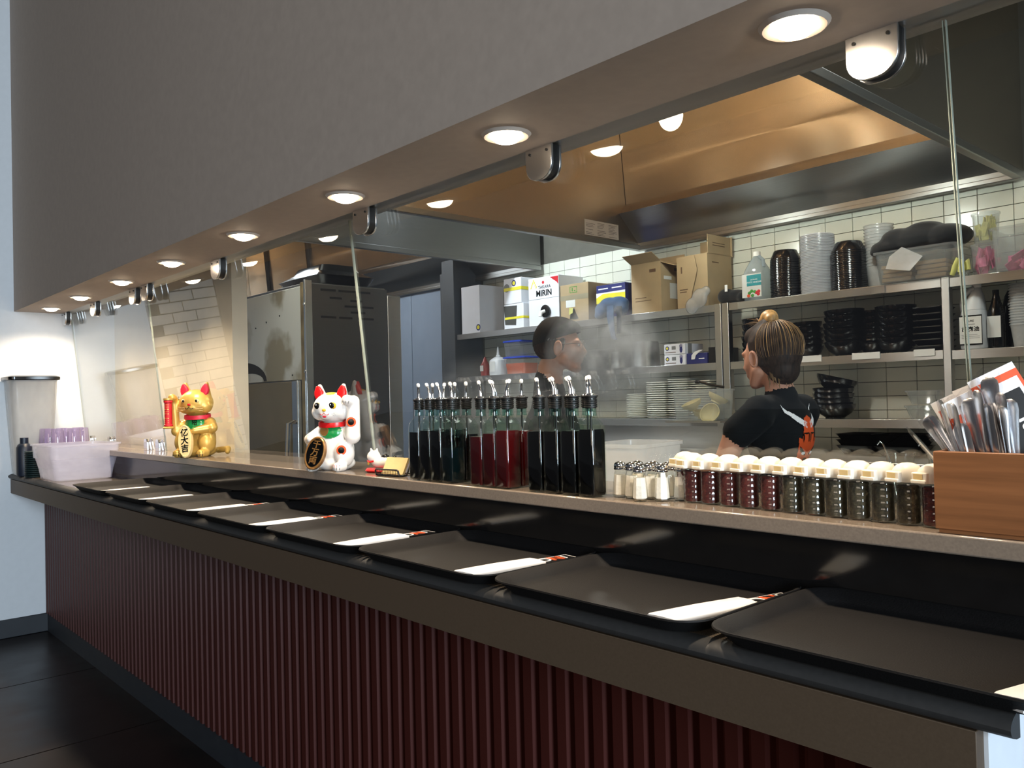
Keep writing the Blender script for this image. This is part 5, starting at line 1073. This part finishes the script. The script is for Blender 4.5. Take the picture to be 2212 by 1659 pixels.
# printed mask on her back, following the cloth
bv = BVHTree.FromPolygons([v.co.copy() for v in wb_.data.vertices], [tuple(p.vertices) for p in wb_.data.polygons])
def decal(name, polys, m, lift, st_=.0030):
    mb = MB(); vid = {}
    def ins(poly, x, z):
        c = False; j = len(poly)-1
        for i in range(len(poly)):
            (x1, z1), (x2, z2) = poly[i], poly[j]
            if (z1 > z) != (z2 > z) and x < (x2-x1)*(z-z1)/(z2-z1)+x1: c = not c
            j = i
        return c
    ys = [p[0] for q in polys for p in q]; zs = [p[1] for q in polys for p in q]
    for i in range(int((max(ys)-min(ys))/st_)+1):
        for k in range(int((max(zs)-min(zs))/st_)+1):
            y, z = min(ys)+i*st_, min(zs)+k*st_
            if not any(ins(q, y+st_/2, z+st_/2) for q in polys): continue
            f = []
            for dy, dz in ((0, 0), (1, 0), (1, 1), (0, 1)):
                key = (i+dy, k+dz)
                if key not in vid:
                    h = bv.ray_cast(Vector((.6, y+dy*st_, z+dz*st_)), Vector((-1, 0, 0)))
                    if not h[0]: f = None; break
                    vid[key] = len(mb.v); mb.v.append((h[0].x+lift, h[0].y, h[0].z))
                f.append(vid[key])
            if f: mb.f.append(tuple(f)); mb.m.append(0)
    if mb.f: mk(name, mb, m, wm, smooth=70)
def ov(cy, cz, ry, rz_, n=20): return [(cy+ry*math.cos(2*PI*i/n), cz+rz_*math.sin(2*PI*i/n)) for i in range(n)]
horn = [(-.105, -.045), (-.088, -.075), (-.062, -.105), (-.030, -.125), (-.012, -.132), (-.010, -.108), (-.035, -.098), (-.066, -.076)]
horn2 = [(-p[0], p[1]) for p in horn]
face = [(-.022, -.095), (0, -.085), (.022, -.095), (.034, -.13), (.040, -.17), (.058, -.165), (.055, -.20), (.046, -.25), (.030, -.285), (0, -.30), (-.030, -.285), (-.046, -.25), (-.055, -.20), (-.058, -.165), (-.040, -.17), (-.034, -.13)]
decal('printed_horn', [horn, horn2], 'white', .0035); decal('printed_mask', [face], 'orange', .0035)
decal('printed_lines', [ov(-.020, -.150, .017, .003), ov(-.036, -.165, .003, .017), ov(-.006, -.165, .003, .017), ov(.020, -.150, .017, .003), ov(.036, -.165, .003, .017), ov(.006, -.165, .003, .017), [(-.05, -.195), (-.01, -.225), (-.012, -.232), (-.045, -.215)], [(.05, -.195), (.01, -.225), (.012, -.232), (.045, -.215)], ov(0, -.245, .012, .006), [(-.035, -.262), (.035, -.262), (.03, -.275), (-.03, -.275)]], 'black', .0050, .0022)
decal('printed_eyes', [ov(-.026, -.222, .010, .006), ov(.026, -.222, .010, .006), [(-.03, -.264), (-.02, -.264), (-.025, -.272)], [(-.015, -.264), (-.005, -.264), (-.01, -.272)], [(.005, -.264), (.015, -.264), (.01, -.272)]], 'white', .0062, .0022)
decal('printed_letters', [[(-.03, -.312), (-.024, -.312), (-.024, -.33), (-.03, -.33)], [(-.015, -.312), (-.009, -.312), (-.009, -.33), (-.015, -.33)], [(0, -.312), (.006, -.312), (.006, -.33), (0, -.33)], [(.015, -.312), (.021, -.312), (.021, -.33), (.015, -.33)]], 'white', .0045, .0022)

# --- the cook in profile, looking right, half hidden in steam
cm = thing('person', 'cook in a black cap and glasses behind the steam, looking right', 'person', (-2.49, 2.52, 0))
ang = math.atan2(.68, .73)     # facing direction in plan
hm2 = Matrix.Translation((.015, .010, .208)) @ Matrix.Rotation(ang+PI/2, 4, 'Z')
rz_ = Matrix.Rotation(ang+PI/2, 4, 'Z'); L_ = lambda x, y, z: tuple(rz_ @ Vector((x, y, z)))
pr = head_parts(hm2, 0)
pr += [('c', L_(0, .03, .12), .056, L_(0, .035, .03), .062, 0), ('c', L_(0, .042, .075), .058, L_(0, .038, .0), .078, 1), ('c', L_(0, .035, .03), .066, L_(0, .035, -.04), .09, 1), ('c', L_(-.16, .03, -.035), .066, L_(.16, .03, -.035), .066, 1), ('e', L_(0, .03, -.17), (.165, .125, .17), 1, (0, 0, ang+PI/2)), ('e', L_(0, .03, -.36), (.16, .12, .18), 1, (0, 0, ang+PI/2)), ('e', L_(0, .03, -.48), (.165, .125, .13), 1, (0, 0, ang+PI/2)),
       ('c', L_(-.185, .03, -.06), .062, L_(-.215, -.02, -.22), .054, 1), ('c', L_(.185, .03, -.06), .062, L_(.215, -.02, -.22), .054, 1), ('c', L_(-.215, -.02, -.21), .043, L_(-.225, -.05, -.30), .038, 0), ('c', L_(.215, -.02, -.21), .043, L_(.225, -.05, -.30), .038, 0), ('c', L_(-.225, -.05, -.30), .038, L_(-.16, -.27, -.28), .027, 0), ('c', L_(.225, -.05, -.30), .038, L_(.16, -.27, -.28), .027, 0),
       ('c', L_(-.09, .03, -.55), .10, L_(-.095, .02, -.88), .064, 2), ('c', L_(.09, .03, -.55), .10, L_(.095, .02, -.88), .064, 2), ('c', L_(-.095, .02, -.88), .06, L_(-.095, .05, -1.16), .044, 2), ('c', L_(.095, .02, -.88), .06, L_(.095, .05, -1.16), .044, 2), ('c', L_(-.095, .07, -1.195), .042, L_(-.10, -.11, -1.20), .035, 3), ('c', L_(.095, .07, -1.195), .042, L_(.10, -.11, -1.20), .035, 3)]
fd = Vector(L_(0, -1, 0))
pr += hand(None, L_(-.155, -.29, -.28), fd, (0, 0, 1), 0, 1, .9); pr += hand(None, L_(.155, -.29, -.28), fd, (0, 0, 1), 0, -1, .9)
blob('body', pr, .0085, ['skinm', 'shirt', 'pants', 'dark'], cm, 3)
for sd_ in (-1, 1): ear(hm2, sd_, 'skinm', cm)
T2 = lambda x, y, z: tuple(hm2 @ Vector((x, y, z))); hr2 = tuple(hm2.to_euler())
for sd_ in (-1, 1):
    e_ = mk('eye', MB().ell(T2(sd_*.030, -.070, .010), (.012, .013, .009), seg=12, rings=8), 'white', cm); mk('iris', MB().ell(T2(sd_*.030, -.0795, .010), (.005, .005, .005), seg=10, rings=6), 'black', e_)
blob('hair', [('e', T2(0, .035, .015), (.079, .085, .075), 0, hr2), ('c', T2(-.068, -.012, .03), .012, T2(-.070, -.004, -.005), .008, 0), ('c', T2(.068, -.012, .03), .012, T2(.070, -.004, -.005), .008, 0)], .007, ['hair'], cm, 2)
cp = MB(); loops = []
for k in range(9):
    t_ = k/8; el = -.12+1.65*t_; r_ = max(math.cos(el), .03)
    loops.append([T2(.086*r_*math.sin(a), .016-(.106)*r_*math.cos(a), .048+.090*math.sin(el)+(.030*math.cos(a)+.0)*max(0, 1-t_*1.5)*(1 if math.cos(a) > 0 else .9)) for a in [2*PI*i/28 for i in range(28)]])
mk('cap_crown', MB().loft(loops, 0, False, True), 'cuphat', cm, smooth=70, label='black cap with grey print')
for k in range(3): mk('cap_print', MB().tube([T2(-.076-.004*k*.3, .015+.012*k, .048), T2(-.082, .028+.012*k, .030)], .0022, 5), 'greyp', cm)
gl_ = MB()
for sd_ in (-1, 1):
    gl_.tube([T2(sd_*.033+.026*math.cos(a), -.099+.006*abs(math.cos(a)), .010+.018*math.sin(a)) for a in [2*PI*i/18 for i in range(19)]], .0014, 6)
    gl_.tube([T2(sd_*.059, -.096, .016), T2(sd_*.076, -.04, .014), T2(sd_*.080, .012, .012)], .0018, 6)
gl_.tube([T2(-.008, -.102, .014), T2(0, -.106, .017), T2(.008, -.102, .014)], .0014, 6)
gs = mk('glasses', gl_, 'carddk', cm, smooth=70, label='thin brown framed glasses')
for sd_ in (-1, 1): mk('lens', MB().loft([[T2(sd_*.033+.025*math.cos(a), -.098+h, .010+.017*math.sin(a)) for a in [2*PI*i/18 for i in range(18)]] for h in (0, .001)]), 'clear', gs)

# ---------------------------------------------------------------- steam over the pots
DEN = 26
m = bpy.data.materials.new('rising_steam'); m.use_nodes = True; N, L = m.node_tree.nodes, m.node_tree.links; N.clear()
o_ = N.new('ShaderNodeOutputMaterial'); vp = N.new('ShaderNodeVolumePrincipled'); L.new(vp.outputs[0], o_.inputs['Volume']); vp.inputs['Color'].default_value = (.97, .97, .97, 1); vp.inputs['Anisotropy'].default_value = .2
tc = N.new('ShaderNodeTexCoord'); gr = N.new('ShaderNodeTexGradient'); gr.gradient_type = 'SPHERICAL'; L.new(tc.outputs['Object'], gr.inputs[0])
nz = N.new('ShaderNodeTexNoise'); nz.inputs['Scale'].default_value = 2.6; nz.inputs['Detail'].default_value = 4; nz.inputs['Distortion'].default_value = .9; L.new(tc.outputs['Object'], nz.inputs['Vector'])
mr = N.new('ShaderNodeMapRange'); mr.inputs['From Min'].default_value = .42; mr.inputs['From Max'].default_value = .72; L.new(nz.outputs['Fac'], mr.inputs['Value'])
m1 = N.new('ShaderNodeMath'); m1.operation = 'MULTIPLY'; L.new(gr.outputs['Fac'], m1.inputs[0]); L.new(mr.outputs[0], m1.inputs[1]); m2 = N.new('ShaderNodeMath'); m2.operation = 'MULTIPLY'; m2.inputs[1].default_value = DEN; L.new(m1.outputs[0], m2.inputs[0]); L.new(m2.outputs[0], vp.inputs['Density'])
M['steam'] = m
so_ = mk('steam', MB().ell((0, 0, 0), (1, 1, 1), seg=24, rings=14), 'steam', smooth=90); so_.location = (-2.02, 2.30, .13); so_.scale = (.24, .24, .24)
tag(so_, 'cloud of white steam rising in front of the cook', 'steam'); so_['kind'] = 'stuff'
s2 = so_.copy(); COL.objects.link(s2); mm = m.copy(); s2.data = s2.data.copy(); s2.data.materials[0] = mm
for nd in mm.node_tree.nodes:
    if nd.type == 'MATH' and abs(nd.inputs[1].default_value-DEN) < 1e-4: nd.inputs[1].default_value = 5
s2.location = (-2.48, 2.14, -.06); s2.scale = (.45, .25, .26); s2['label'] = 'thin haze of steam left of the cloud over the bottles'

# lift the whole place so that the floor is at height 0
bpy.context.view_layer.update()
for o in bpy.data.objects:
    if o.parent is None: o.location.z += UP
bpy.context.view_layer.update()
